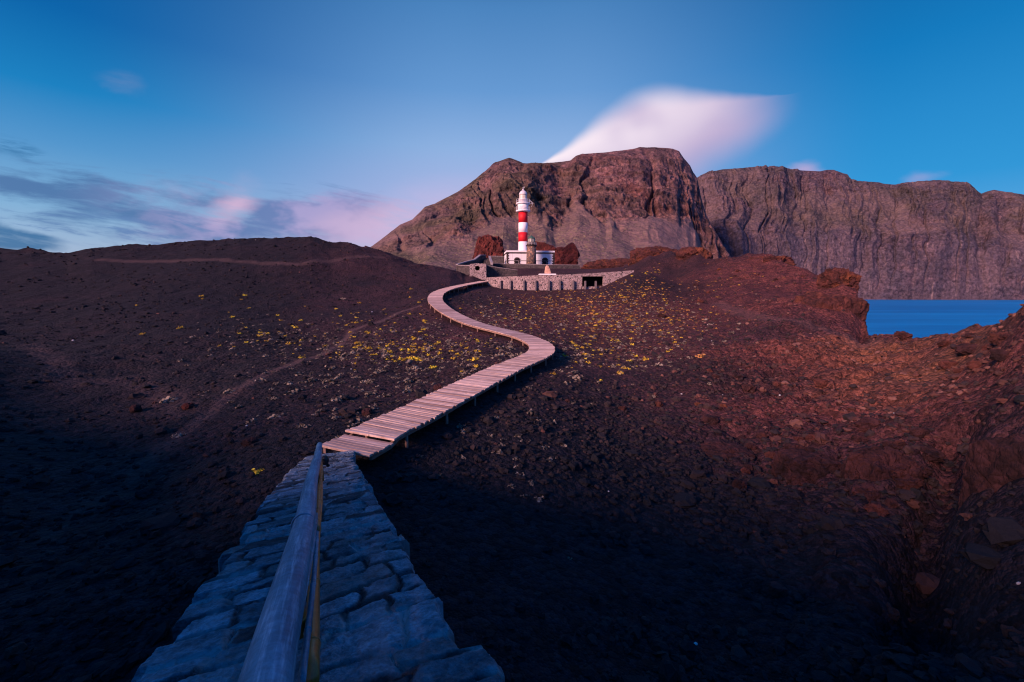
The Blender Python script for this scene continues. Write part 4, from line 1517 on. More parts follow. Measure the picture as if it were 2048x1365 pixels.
# ------------------------------------------------------------------ boardwalk
def smooth_path(pts, step):
    pts = np.asarray(pts, float)
    # Catmull-Rom
    out = []
    q = np.concatenate([[2 * pts[0] - pts[1]], pts, [2 * pts[-1] - pts[-2]]])
    for i in range(1, len(q) - 2):
        for t in np.linspace(0, 1, 24, endpoint=False):
            a, b, c, d = q[i - 1], q[i], q[i + 1], q[i + 2]
            out.append(0.5 * ((2 * b) + (c - a) * t + (2 * a - 5 * b + 4 * c - d) * t * t + (3 * b - a - 3 * c + d) * t ** 3))
    out.append(pts[-1])
    out = np.array(out)
    for _ in range(12):
        out[1:-1] = (out[:-2] + 2 * out[1:-1] + out[2:]) / 4
    arc = np.concatenate([[0], np.cumsum(np.linalg.norm(np.diff(out, axis=0), axis=1))])
    s = np.arange(0, arc[-1], step)
    return np.stack([np.interp(s, arc, out[:, k]) for k in range(3)], 1)


def make_boardwalk():
    rng = random.Random(4)
    root = empty("boardwalk", tuple(P(693, 893, 16.5) - np.array([0, 0, 0.6])), label="winding pale plank boardwalk on short posts leading to the lighthouse", cat="boardwalk")
    off = np.array(root.location)
    step = 0.150
    path = smooth_path([P(*c) for c in DECK], step)
    tan = np.gradient(path, axis=0)
    th = np.hypot(tan[:, 0], tan[:, 1])
    tx, ty = tan[:, 0] / th, tan[:, 1] / th
    slope = tan[:, 2] / th
    hw = 0.90
    n_land = 7

    def planks(idx, dz, name):
        V, F, Gr, To = [], [], [], []
        for i in idx:
            c = path[i] - off
            a = math.atan2(ty[i], tx[i]) + rng.uniform(-0.012, 0.012)
            f = np.array([math.cos(a), math.sin(a), slope[i]])
            sk = 0.10
            s = np.array([math.sin(a), -math.cos(a), rng.uniform(-0.006, 0.006)])
            s = s - f * sk * (1 if i < 110 else 0)
            up = np.array([0, 0, 1.0])
            w2 = step / 2 - rng.uniform(0.004, 0.010)
            t2 = 0.030
            l0, l1 = -hw + rng.uniform(-0.05, 0.05), hw + rng.uniform(-0.05, 0.05)
            zz = dz + rng.uniform(-0.008, 0.008)
            base = len(V)
            nseg = 5
            bow = rng.uniform(-0.006, 0.010)
            sd = rng.uniform(0, 300)
            for k in range(nseg):
                e = l0 + (l1 - l0) * k / (nseg - 1)
                bz = bow * (2 * k / (nseg - 1) - 1) ** 2
                for (wf, zf) in ((-w2, -t2), (w2, -t2), (w2, t2 * 0.72), (w2 * 0.86, t2), (-w2 * 0.86, t2), (-w2, t2 * 0.72)):
                    V.append(c + s * e + f * wf + up * (zf + zz + bz))
                    Gr.append((e + sd, wf + sd * 0.37, 0))
            for k in range(nseg - 1):
                for j in range(6):
                    j2 = (j + 1) % 6
                    F.append((base + k * 6 + j, base + k * 6 + j2, base + (k + 1) * 6 + j2, base + (k + 1) * 6 + j))
            F.append
            ends.append(tuple(base + j for j in (5, 4, 3, 2, 1, 0)))
            ends.append(tuple(base + (nseg - 1) * 6 + j for j in range(6)))
            tone = min(1, max(0, rng.gauss(0.55, 0.30)))
            To += [tone] * (nseg * 6)
        e2 = list(ends)
        ends.clear()
        return nobj(name, np.array(V), [np.array(F), np.array(e2)], M['planks'], root, smooth=False, attrs={"tone": To}, vattrs={"grain": Gr})
    ends = []
    planks(range(0, n_land), -0.12, "landing")
    planks(range(n_land, len(path)), 0.0, "deck")
    # edge beams
    for sd in (-1, 1):
        mb = MB()
        e = path - off + np.stack([ty * sd * (hw - 0.14), -tx * sd * (hw - 0.14), np.full(len(path), -0.105)], 1)
        e = e[::3]
        e[:3, 2] -= 0.12
        V, F = [], []
        for i, p in enumerate(e):
            j = min(i * 3, len(path) - 1)
            s = np.array([ty[j], -tx[j], 0]) * 0.04
            for a, z in ((-1, -0.075), (1, -0.075), (1, 0.07), (-1, 0.07)):
                V.append(p + s * a + np.array([0, 0, z]))
        for i in range(len(e) - 1):
            for k in range(4):
                F.append((i * 4 + k, i * 4 + (k + 1) % 4, (i + 1) * 4 + (k + 1) % 4, (i + 1) * 4 + k))
        F += [(3, 2, 1, 0), tuple((len(e) - 1) * 4 + k for k in range(4))]
        mb.add(V, F)
        mb.build("edge_beam", M['timber'], root)
    # posts, about 2.4 m apart
    for i in range(12, len(path), 16):
        for sd in (-1, 1):
            x, y = path[i][0] + ty[i] * sd * (hw - 0.14), path[i][1] - tx[i] * sd * (hw - 0.14)
            zt = path[i][2] - 0.18
            zb = min(float(zground(x, y)[0]) - 0.25, zt - 0.3)
            if zt - zb > 2.5:
                zb = zt - 2.5
            mb = MB()
            mb.tube([np.array((x, y, zb)) - off, np.array((x, y, (zb + zt) / 2)) - off, np.array((x, y, zt)) - off], 0.052, 10)
            mb.build("post", M['timber'], root, True)


make_boardwalk()


# ------------------------------------------------------------------ lighthouse and its yard
def zof(py, d, px=1046):
    return float(P(px, py, d)[2])


def make_lighthouse():
    d = 166.0
    base = P(1045.8, 520, d)
    s = d * K / FPX                                               # metres per photo pixel
    zb = zof(532, d)
    root = empty("lighthouse", (base[0], base[1], zb), label="tall white lighthouse tower with two red bands and a domed lantern", cat="lighthouse")

    def z(py):
        return zof(py, d) - zb

    def part(prof, name, m, seg=40, smooth=True, parent=root):
        mb = MB()
        mb.lathe([(r * s, zz) for r, zz in prof], seg)
        return mb.build(name, m, parent, smooth)
    r0, r1 = 9.2, 8.9
    cuts = [540, 484.7, 466.6, 447.6, 426.4]
    names = [("white_band", 'white'), ("red_band", 'red'), ("white_band", 'white'), ("red_band", 'red')]
    for (a, b), (nm, mm) in zip(zip(cuts[:-1], cuts[1:]), names):
        ra = r1 + (r0 - r1) * (a - 426) / 110
        rb = r1 + (r0 - r1) * (b - 426) / 110
        part([(ra, z(a)), (rb, z(b))], nm, M[mm])
    part([(8.9, z(427)), (14.2, z(426)), (14.2, z(424.2)), (9, z(424.2))], "lower_gallery", M['white'])
    part([(10.6, z(424.3)), (10.6, z(412.0))], "watch_room", M['white'])
    part([(9, z(412.2)), (13.6, z(411.6)), (13.8, z(409.8)), (8, z(409.8))], "upper_gallery", M['white'])
    part([(8.5, z(409.9)), (8.5, z(403.4)), (8.8, z(403.4)), (8.8, z(402.6)), (7.8, z(402.6))], "lantern_base", M['white'])
    lan = part([(7.3, z(402.8)), (7.3, z(394.2))], "lantern_glazing", M['glass'], 20, False)
    for k in range(10):
        a = 2 * math.pi * k / 10 + 0.2
        mb = MB()
        mb.tube([(7.5 * s * math.cos(a), 7.5 * s * math.sin(a), z(402.8)), (7.5 * s * math.cos(a), 7.5 * s * math.sin(a), z(394))], 0.035, 6)
        mb.build("glazing_bar", M['metal'], lan)
    dome = []
    for k in range(9):
        a = k / 8 * math.pi / 2 * 0.93
        dome.append((8.2 * math.cos(a), z(394.4) + (z(385.2) - z(394.4)) * math.sin(a)))
    dm = part(dome + [(1.6, z(384.6)), (2.0, z(383.6)), (1.0, z(382.2)), (0.25, z(381.8))], "dome", M['metal'])
    mb = MB()
    mb.tube([(0, 0, z(382.2)), (0, 0, z(378.4))], 0.04, 6)
    mb.tube([(-0.20, 0, z(380.3)), (0.32, 0, z(379.2))], 0.035, 6)
    mb.box((0.30, 0, z(379.2)), (0.22, 0.03, 0.2))
    mb.build("weather_vane", M['metal'], dm)
    for nm, zr, rr in (("gallery_railing", (424.2, 416.5), 13.7), ("gallery_railing", (409.8, 402.6), 13.2)):
        mb = MB()
        n = 16
        for k in range(n):
            a = 2 * math.pi * k / n
            x, y = rr * s * math.cos(a), rr * s * math.sin(a)
            mb.tube([(x, y, z(zr[0])), (x, y, z(zr[1]))], 0.030, 5)
        for f in (1.0, 0.5):
            zz = z(zr[0]) + (z(zr[1]) - z(zr[0])) * f
            mb.tube([(rr * s * math.cos(2 * math.pi * k / 32), rr * s * math.sin(2 * math.pi * k / 32), zz) for k in range(33)], 0.026, 5)
        mb.build(nm, M['metal'], root)
    mb = MB()
    mb.tube([(12.5 * s, -0.6, z(404.5)), (19.5 * s, -0.6, z(411.2))], 0.07, 6)
    mb.tube([(9 * s, -0.6, z(410.5)), (19.5 * s, -0.6, z(412.0))], 0.04, 6)
    mb.tube([(19.5 * s, -0.6, z(411.2)), (16 * s, -0.6, z(417.5))], 0.03, 6)
    mb.build("davit", M['metal'], root)


make_lighthouse()


def make_house():
    d = 157.0
    s = d * K / FPX
    a, b = P(1013.5, 529, d), P(1110, 529, d)
    rz = math.radians(-4.0)
    zb = zof(531, d)
    W = (b[0] - a[0]) * 1.005
    H = zof(503.2, d) - zb
    D = 7.5
    # base corner = front left
    root = empty("keeper_house", (a[0], a[1], zb), math.radians(6.0), label="low white keeper's house with dark quoins and flat roof under the lighthouse", cat="house")
    gap0, gap1 = (1052 - 1013.5) * s, (1072 - 1013.5) * s

    mb = MB()
    mb.box((W / 2, D / 2, H / 2 - 0.3), (W, D, H + 0.6))
    mb.build("wall", M['white'], root)
    mb = MB()
    mb.box((W / 2, D / 2, H * 0.875 + 0.46), (W + 0.10, D + 0.10, H * 0.115))
    mb.build("parapet", M['white'], root)
    # cornice, string course
    for nm, zz, hh, pr in (("cornice", H * 0.83 + 0.22, 0.30, 0.18), ("string_course", H * 0.33, 0.14, 0.06)):
        mb = MB()
        mb.box((W / 2, D / 2, zz), (W + pr, D + pr, hh))
        mb.build(nm, M['quoin'], root)
    # quoins on the three visible corners
    for cx, cy in ((0, 0), (W, 0), (0, D)):
        mb = MB()
        n = 11
        for k in range(n):
            l = 0.66 if k % 2 else 0.44
            zz = (k + 0.5) * H * 0.99 / n
            mb.box((cx + (l / 2 - 0.045 if cx == 0 else -l / 2 + 0.045), cy + (l / 2 - 0.045 if cy == 0 else -l / 2 + 0.045), zz), (l, l, H / n * 0.94))
        mb.build("quoin", M['quoin'], root)
    # doors
    for cx in ((1034.3 - 1013.5) * s, (1091 - 1013.5) * s):
        dw, dh = 7.2 * s, 13.2 * s
        mb = MB()
        nj = 6
        for sd in (-1, 1):
            for k in range(nj):
                l = 0.34 if k % 2 else 0.24
                mb.box((cx + sd * (dw / 2 + l / 2), -0.02, (k + 0.5) * dh / nj), (l, 0.16, dh / nj * 0.95))
        for k in range(5):
            mb.box((cx + (k - 2) * dw / 4.2, -0.02, dh + 0.17 - 0.03 * abs(k - 2) ** 1.6), (dw / 4.4, 0.16, 0.34))
        fr = mb.build("door_surround", M['quoin'], root)
        mb = MB()
        mb.box((cx, -0.01, dh / 2 + 0.08), (dw, 0.06, dh + 0.16))
        dr = mb.build("door", M['dark'], root)
        mb = MB()
        mb.box((cx, -0.055, dh * 0.68), (dw, 0.05, 0.12))
        mb.box((cx + dw * 0.40, -0.055, dh * 0.34), (0.10, 0.05, dh * 0.66))
        mb.build("door_frame", M['cap'], dr)
    # chimney block left on the roof
    mb = MB()
    mb.box((W * 0.13, D * 0.65, H + 0.15), (1.9, 1.2, 0.55))
    mb.build("roof_hatch", M['quoin'], root)


make_house()


def make_old_tower():
    d = 153.0
    s = d * K / FPX
    c = P(1062.5, 528, d)
    zb = zof(533, d)
    root = empty("old_tower", (c[0], c[1], zb), label="squat old stone light tower with green dome before the white house", cat="tower")

    def z(py):
        return zof(py, d) - zb

    def part(prof, name, m, seg=28, smooth=True, parent=root):
        mb = MB()
        mb.lathe([(r * s, zz) for r, zz in prof], seg)
        return mb.build(name, m, parent, smooth)
    part([(10.2, z(533)), (9.6, z(515)), (9.2, z(494))], "shaft", M['tower_stone'])
    part([(9.2, z(494.2)), (11.0, z(493.0)), (11.0, z(491.4)), (9.0, z(491.3))], "corbel", M['quoin'])
    part([(8.6, z(491.5)), (8.6, z(486.4)), (9.0, z(486.2)), (9.0, z(485.4)), (7, z(485.4))], "drum", M['tower_stone'])
    ln = part([(6.6, z(485.6)), (6.6, z(478.6))], "lantern", M['oldlamp'], 8, False)
    for k in range(8):
        a = 2 * math.pi * k / 8
        mb = MB()
        mb.tube([(6.7 * s * math.cos(a), 6.7 * s * math.sin(a), z(485.6)), (6.7 * s * math.cos(a), 6.7 * s * math.sin(a), z(478.4))], 0.06, 5)
        mb.build("glazing_bar", M['green'], ln)
    part([(7.3, z(478.8)), (7.2, z(477.8)), (5.8, z(475.6)), (3.2, z(473.9)), (1.0, z(473.3)), (0.9, z(471.9)), (0.2, z(471.6))], "dome", M['green'], 8, False)
    mb = MB()
    for k in range(12):
        a = 2 * math.pi * k / 12
        x, y = 10.4 * s * math.cos(a), 10.4 * s * math.sin(a)
        mb.tube([(x, y, z(491.4)), (x, y, z(486.8))], 0.03, 5)
    for f in (1.0, 0.5):
        zz = z(491.4) + (z(486.8) - z(491.4)) * f
        mb.tube([(10.4 * s * math.cos(2 * math.pi * k / 24), 10.4 * s * math.sin(2 * math.pi * k / 24), zz) for k in range(25)], 0.025, 5)
    mb.build("railing", M['metal'], root)


make_old_tower()


def wall_strip(name, tops, bots, thick, m, label, cat, cap=None, cap_h=0.18, group=None):
    """wall following points (px,py,d) of its top edge; bots gives the foot y in the photo for each point"""
    T = np.array([P(*t) for t in tops])
    zb = np.array([P(t[0], b, t[2])[2] for t, b in zip(tops, bots)])
    tan = np.gradient(T, axis=0)
    tan[:, 2] = 0
    tan /= np.linalg.norm(tan, axis=1)[:, None]
    nor = np.stack([-tan[:, 1], tan[:, 0], np.zeros(len(T))], 1)
    off = T[0].copy()
    off[2] = zb.min()
    root = empty(name, tuple(off), label=label, cat=cat, group=group)
    T = T - off
    zb = zb - off[2]
    mb = MB()
    V, F = [], []
    for p, n, b in zip(T, nor, zb):
        q = p + n * thick
        V += [(p[0], p[1], b - 0.6), (p[0], p[1], p[2]), (q[0], q[1], p[2]), (q[0], q[1], b - 0.6)]
    for i in range(len(T) - 1):
        for k in range(4):
            F.append((i * 4 + k, (i + 1) * 4 + k, (i + 1) * 4 + (k + 1) % 4, i * 4 + (k + 1) % 4))
    F += [(0, 1, 2, 3), tuple((len(T) - 1) * 4 + k for k in (3, 2, 1, 0))]
    mb.add(V, F)
    mb.build("masonry", m, root)
    if cap:
        mb = MB()
        V, F = [], []
        for p, n in zip(T, nor):
            a, q = p - n * 0.06, p + n * (thick + 0.06)
            V += [(a[0], a[1], p[2] + 0.003), (a[0], a[1], p[2] + cap_h), (q[0], q[1], p[2] + cap_h), (q[0], q[1], p[2] + 0.003)]
        for i in range(len(T) - 1):
            for k in range(4):
                F.append((i * 4 + k, (i + 1) * 4 + k, (i + 1) * 4 + (k + 1) % 4, i * 4 + (k + 1) % 4))
        F += [(0, 1, 2, 3), tuple((len(T) - 1) * 4 + k for k in (3, 2, 1, 0))]
        mb.add(V, F)
        mb.build("coping", cap, root)
    return root, off


# terrace below the house
wall_strip("terrace_wall", [(984, 528.5, 150), (1040, 529, 148), (1100, 530.5, 147), (1160, 531, 148)], [547, 548, 549, 549], 0.6, M['dark_wall'],
           "long dark stone terrace wall directly below the white house", "wall", M['cap'], 0.12)
wall_strip("terrace_wall", [(982, 513, 160), (1007, 513.5, 159)], [531, 531], 0.5, M['dark_wall'], "short dark yard wall between the steps and the white house", "wall", M['cap'], 0.12)
# left wing: stepped wall descending to the round window
wall_strip("yard_wall", [(915.5, 530.5, 127), (934, 525, 132), (950, 521, 138), (962, 511.5, 146), (972, 511.5, 148)], [545, 540, 538, 535, 533], 0.45, M['dark_wall'],
           "dark wall climbing in a bend from the left towards the steps", "wall", M['cap'], 0.22)
wall_strip("yard_wall", [(916, 531.5, 126.5), (928, 532.0, 124), (941, 532.0, 122)], [552, 556, 560], 0.45, M['dark_wall'],
           "low dark wall joining the left of the round holed wall", "wall", M['cap'], 0.14)
# sloping stair wing
wall_strip("ramp_wall", [(972.5, 532.0, 121), (1000, 536.5, 121.5), (1035, 541, 122)], [556, 556, 555], 0.45, M['dark_wall'],
           "blue dark ramp wall with pale coping sloping down right of the round holed wall", "wall", M['cap'], 0.10)


def make_steps():
    root = empty("stone_steps", tuple(P(976, 530, 140)), label="flight of dark stone steps rising beside the sloping cheek walls", cat="steps")
    off = np.array(root.location)
    n = 9
    mb = MB()
    for k in range(n):
        c = P(975 + 0.2 * k, 530 - 1.75 * k, 136 + 1.6 * k) - off
        mb.box((c[0], c[1] + 0.6, c[2] - 0.9), (1.9, 1.5, 1.8))
    mb.build("tread", M['dark_wall'], root)
    mb = MB()
    a, b = P(983.5, 525, 137) - off, P(979, 512, 150) - off
    for k in range(8):
        pass
    V = []
    for p in (a, b):
        V += [(p[0] - 0.25, p[1], p[2] - 2.5), (p[0] + 0.25, p[1], p[2] - 2.5), (p[0] + 0.25, p[1], p[2]), (p[0] - 0.25, p[1], p[2])]
    mb.add(V, [(0, 1, 5, 4), (1, 2, 6, 5), (2, 3, 7, 6), (3, 0, 4, 7), (3, 2, 1, 0), (4, 5, 6, 7)])
    mb.build("cheek_wall", M['cap'], root)


make_steps()


def make_holed_wall():
    """masonry block with a round opening"""
    d = 118.0
    s = d * K / FPX
    x0, x1, yt, yb = 939.5, 972.5, 527.0, 563.0
    W, H, D = (x1 - x0) * s, zof(yt, d) - zof(yb, d), 0.55
    org = P(x0, yb, d)
    root = empty("round_window_wall", (org[0], org[1], zof(yb, d)), math.radians(0), label="pale rubble wall block pierced by a dark round hole", cat="wall")
    cx, cz, R = (955 - x0) * s, zof(537, d) - zof(yb, d), 4.7 * s
    n = 48
    ring = [(cx + R * math.cos(2 * math.pi * k / n), cz + R * math.sin(2 * math.pi * k / n)) for k in range(n)]

    def outer(k):
        a = 2 * math.pi * k / n
        ca, sa = math.cos(a), math.sin(a)
        t = 1e9
        if ca > 1e-6:
            t = min(t, (W - cx) / ca)
        if ca < -1e-6:
            t = min(t, -cx / ca)
        top = H - 0.25 * abs(cx + ca * 1.0 - W / 2) / (W / 2)
        if sa > 1e-6:
            t = min(t, (top - cz) / sa)
        if sa < -1e-6:
            t = min(t, (-0.5 - cz) / sa)
        return cx + ca * t, cz + sa * t
    out = [outer(k) for k in range(n)]
    V, F = [], []
    for y in (0.0, D):
        V += [(a, y, b) for a, b in ring] + [(a, y, b) for a, b in out]
    for k in range(n):
        k2 = (k + 1) % n
        F.append((k, n + k, n + k2, k2)[::-1])
        F.append((2 * n + k, 3 * n + k, 3 * n + k2, 2 * n + k2))
        F.append((n + k, 3 * n + k, 3 * n + k2, n + k2)[::-1])
        F.append((k, 2 * n + k, 2 * n + k2, k2))
    mb = MB()
    mb.add(V, F)
    mb.build("masonry", M['pebble_wall'], root)
    # side return in shade, and the dark room behind
    mb = MB()
    mb.box((W - 0.28, D + 1.9, H / 2 - 0.3), (0.5, 3.7, H + 0.3))
    mb.box((0.25, D + 1.9, H / 2 - 0.3), (0.5, 3.7, H + 0.3))
    mb.box((W / 2, D + 3.6, H / 2 - 0.4), (W - 1.2, 0.4, H))
    mb.box((W / 2, D + 1.8, H - 0.42), (W - 1.1, 3.4, 0.3))
    mb.build("chamber", M['dark_wall'], root)


make_holed_wall()


def make_retaining_wall():
    tops = [(973, 555.5, 113), (1000, 554, 110), (1040, 552.5, 107), (1085, 551, 105.5), (1130, 549.5, 105), (1162, 548, 105), (1207, 545.5, 105), (1240, 543, 105), (1268, 541, 105)]
    bots = [566, 574, 579, 581, 581, 580, 577, 562, 546]
    T = np.array([P(*t) for t in tops])
    zb = np.array([P(t[0], b, t[2])[2] for t, b in zip(tops, bots)])
    # resample
    arc = np.concatenate([[0], np.cumsum(np.linalg.norm(np.diff(T, axis=0), axis=1))])
    u = np.linspace(0, arc[-1], 120)
    T2 = np.stack([np.interp(u, arc, T[:, k]) for k in range(3)], 1)
    B2 = np.interp(u, arc, zb)
    px2 = np.interp(u, arc, [t[0] for t in tops])
    for _ in range(40):
        T2[1:-1] = (T2[:-2] + 2 * T2[1:-1] + T2[2:]) / 4
    tan = np.gradient(T2, axis=0)
    tan[:, 2] = 0
    tan /= np.linalg.norm(tan, axis=1)[:, None]
    nor = np.stack([-tan[:, 1], tan[:, 0], np.zeros(len(u))], 1)
    off = T2[60].copy()
    off[2] = B2.min()
    root = empty("retaining_wall", tuple(off), label="long curved pebbled retaining wall with upright ribs below the lighthouse", cat="wall")
    T2 = T2 - off
    B2 = B2 - off[2] - 0.8
    th = 0.7
    i0, i1 = int(np.searchsorted(px2, 1164)), int(np.searchsorted(px2, 1206))
    head = 2.2                                                    # opening: sill to head measured from the top
    mb = MB()

    def seg(a, b, z0a, z1a, z0b, z1b):
        V = []
        for i, z0, z1 in ((a, z0a, z1a), (b, z0b, z1b)):
            p, q = T2[i], T2[i] + nor[i] * th
            V += [(p[0], p[1], z0), (p[0], p[1], z1), (q[0], q[1], z1), (q[0], q[1], z0)]
        mb.add(V, [(0, 4, 5, 1), (1, 5, 6, 2), (2, 6, 7, 3), (3, 7, 4, 0), (0, 1, 2, 3), (7, 6, 5, 4)])
    hs = [zof(553.5, 107, 1185) - off[2], zof(573.5, 107, 1185) - off[2]]
    for i in range(len(u) - 1):
        if i0 <= i < i1:
            seg(i, i + 1, hs[0], T2[i][2], hs[0], T2[i + 1][2])
            seg(i, i + 1, B2[i], hs[1], B2[i + 1], hs[1])
        else:
            seg(i, i + 1, B2[i], T2[i][2], B2[i + 1], T2[i + 1][2])
    mb.build("masonry", M['pebble_wall'], root)
    # dark recess behind the opening
    mb = MB()
    a, b = T2[i0 - 3], T2[i1 + 3]
    na = nor[(i0 + i1) // 2]
    V = []
    for p in (a, b):
        for dd in (th + 0.02, th + 2.2):
            q = p + na * dd
            V += [(q[0], q[1], hs[1] - 0.4), (q[0], q[1], hs[0] + 0.35)]
    mb.add(V, [(2, 3, 7, 6), (0, 2, 6, 4), (1, 5, 7, 3), (0, 1, 3, 2), (4, 6, 7, 5)])
    mb.build("recess", M['dark'], root)
    # ribs
    for px in (1003, 1023.5, 1048.5, 1072, 1096.5, 1119, 1144.5, 1167.5, 1190):
        i = int(np.clip(np.searchsorted(px2, px), 1, len(u) - 2))
        p = T2[i] - nor[i] * 0.30
        zt = zof(561.5 if px < 1160 else 562.5, 106, px) - off[2]
        mb = MB()
        A = np.stack([tan[i], nor[i], np.array([0, 0, 1.0])])
        zb_ = B2[i]
        mb.box((p[0], p[1], (zt + zb_) / 2), (0.30, 0.55, zt - zb_), A, taper=0.9)
        mb.build("rib", M['rib'], root)


make_retaining_wall()


def make_sculpture():
    c = P(1096, 549, 116)
    root = empty("stone_sculpture", tuple(c), label="pale pink pointed standing stone on a white plinth above the pebbled wall", cat="sculpture")
    s = 116 * K / FPX
    v, f = icosphere(4)
    p = v.copy()
    m = np.max(np.abs(v), axis=1)[:, None]
    p = v * 0.45 + v / m * 0.5
    top = (p[:, 2] + 1) / 2
    p[:, 0] = p[:, 0] * (1.05 - 0.70 * top) - 0.28 * top
    p = p * (1 + 0.10 * fbm(v, 0.6, 4, 0.55, 5))[:, None]
    p = p * np.array([8.0 * s, 0.5, 9.2 * s])
    p[:, 2] += 9.0 * s
    nobj("stone", p, f, M['pinkstone'], root)
    mb = MB()
    mb.box((-1.5 * s, 0.1, -0.03), (34 * s, 2.2, 0.22), taper=0.97)
    mb.build("plinth", M['white'], root)


make_sculpture()

# ------------------------------------------------------------------ stones, boulders, plants
RNG = np.random.default_rng(12)
DECKXY = [tuple(P(*c)[:2]) for c in DECK]
WALLXY = [tuple(c[:2]) for c in WC]


def clear(x, y, wall=0.95, deck=1.0):
    return (seg_dist(x, y, DECKXY) > deck) & (seg_dist(x, y, WALLXY) > wall)


def make_rubble():
    v, f = icosphere(1)
    nv, nf = len(v), len(f)
    n = 20000
    th = np.radians(RNG.uniform(-58, 58, n))
    r = np.exp(RNG.uniform(math.log(4.5), math.log(125), n))
    # scree on the craggy right-hand slope
    m = 7000
    th = np.concatenate([th, RNG.uniform(0.18, 0.98, m)])
    r = np.concatenate([r, np.exp(RNG.uniform(math.log(6), math.log(55), m))])
    n += m
    x, y = r * np.sin(th), r * np.cos(th)
    p3 = np.stack([x, y, 0 * x], 1)
    clump = fbm(p3, 7.0, 3, 0.5, 55)
    re = np.interp(th, _et, _er)
    ok = clear(x, y) & (r < re * 1.0) & (clump + RNG.normal(0, 0.35, n) > -0.05)
    ok &= ~((np.abs(x - 8) < 24) & (y > 70) & (y < 125))
    # keep the trails clear
    ti = np.clip(np.interp(th, TH, np.arange(len(TH))).round().astype(int), 0, len(TH) - 1)
    tj = np.clip(np.interp(np.log(r), np.log(RR), np.arange(len(RR))).round().astype(int), 0, len(RR) - 1)
    tr = trail.reshape(len(TH), len(RR))[ti, tj]
    rd = (red - 0.75 * ash_shade).reshape(len(TH), len(RR))[ti, tj]  # stones take on the painted ground shade too
    ok &= tr < 0.25
    x, y, r, th, rd = x[ok], y[ok], r[ok], th[ok], rd[ok]
    n = len(x)
    size = np.exp(RNG.normal(math.log(0.036), 0.62, n)) + 0.0014 * r
    size = np.minimum(size, 0.30)
    z = zground(x, y)
    tone = np.clip(RNG.normal(0.36 + 0.38 * rd, 0.20, n), 0, 0.93)
    pale = RNG.random(n) < 0.002
    tone[pale] = 1.0
    size[pale] = 0.018 + 0.0011 * r[pale]
    V = np.empty((n, nv, 3))
    for k in range(n):
        sc = size[k] * RNG.uniform(0.6, 1.3, 3)
        sc[2] *= 0.75
        j = RNG.normal(0, 0.17, (nv, 3))
        a = RNG.uniform(0, 6.28)
        ca, sa = math.cos(a), math.sin(a)
        q = (v + j) * sc
        V[k, :, 0] = q[:, 0] * ca - q[:, 1] * sa + x[k]
        V[k, :, 1] = q[:, 0] * sa + q[:, 1] * ca + y[k]
        V[k, :, 2] = q[:, 2] + z[k] + size[k] * 0.22
    F = (f[None] + (np.arange(n) * nv)[:, None, None]).reshape(-1, 3)
    o = nobj("lava_rubble", V.reshape(-1, 3), F, M['rubble'], smooth=False, attrs={"tone": np.repeat(tone, nv)})
    tag(o, "loose dark red and black lava stones littering the slopes", "rubble", kind='stuff')


make_rubble()

for (px, py, w, h, sd, m, lab) in [
        (272, 824, 13, 13, 101, 'grey_rock', "rounded dark boulder alone on the bare trail bed at left"),
        (376, 817, 14, 10, 102, 'red_rock', "small reddish boulder beside the worn trail at left"),
        (648, 915, 0, 0, 0, None, None),
        (500, 888, 22, 12, 103, 'grey_rock', "dark lava block left of the handrail's far end"),
        (878, 778, 20, 12, 104, 'grey_rock', "dark lava boulder just left of the straight plank stretch"),
        (735, 830, 18, 14, 105, 'grey_rock', "dark lava boulder left of the walkway's lowest planks"),
        (1555, 1185, 26, 20, 106, 'grey_rock', "dim angular lava block in the shadowed lower slope"),
        (1895, 735, 16, 10, 107, 'rust_rock', "reddish boulder on the upper edge of the right slope"),
        (1420, 845, 24, 14, 108, 'grey_rock', "grey boulder above the flat ledge of the right slope"),
        (1640, 775, 16, 12, 109, 'rust_rock', "rusty boulder in the red scree fan")]:
    if not m:
        continue
    p = ground_at(px, py)
    if p is None:
        continue
    s = math.hypot(p[0], p[1]) / FPX
    rock("boulder", (p[0], p[1], p[2] + h * s * 0.25), (w * s / 2 * 1.1, w * s / 2, h * s / 2 * 1.15), sd, M[m], lab, "boulder", sub=4, box=0.35, amp=0.25)


BOULD = [rock_mesh("boulder", (1, 0.9, 0.75), 200 + k, M['grey_rock'] if k % 2 else M['rust_rock'], sub=4, box=0.35, amp=0.42, wl=0.6) for k in range(6)]
_rb = np.random.default_rng(5)
for (cx, cy, sx, sy, n, w, lab, grp) in [
        (1580, 915, 70, 30, 18, 15, "craggy lava boulder in the jumble below the red scree", "boulders below the red scree"),
        (1950, 705, 60, 25, 14, 12, "rusty lava boulder on the rim slope at the right edge", "boulders on the right rim slope"),
        (1480, 560, 60, 22, 9, 9, "red lava boulder on the ridge crest above the flowers", "boulders on the ridge crest"),
        (1760, 930, 60, 50, 14, 22, "dark lava boulder beside the cleft at lower right", "boulders beside the cleft"),
        (1400, 800, 90, 50, 14, 11, "dark lava boulder on the ashen slope right of the walkway", "boulders on the ashen slope")]:
    for k in range(n):
        p = ground_at(cx + _rb.normal(0, sx), cy + _rb.normal(0, sy))
        if p is None or math.hypot(p[0], p[1]) > 110:
            continue
        o = bpy.data.objects.new("boulder", BOULD[_rb.integers(6)])
        q = w * _rb.lognormal(0, 0.35) / 2 * math.hypot(p[0], p[1]) / FPX
        o.location = (p[0], p[1], p[2] + 0.1 * q)
        o.scale = (q * _rb.uniform(0.8, 1.3), q, q * _rb.uniform(0.7, 1.1))
        o.rotation_euler = (_rb.uniform(-0.3, 0.3), _rb.uniform(-0.3, 0.3), _rb.uniform(0, 6.28))
        link(o)
        tag(o, lab, "boulder", grp)


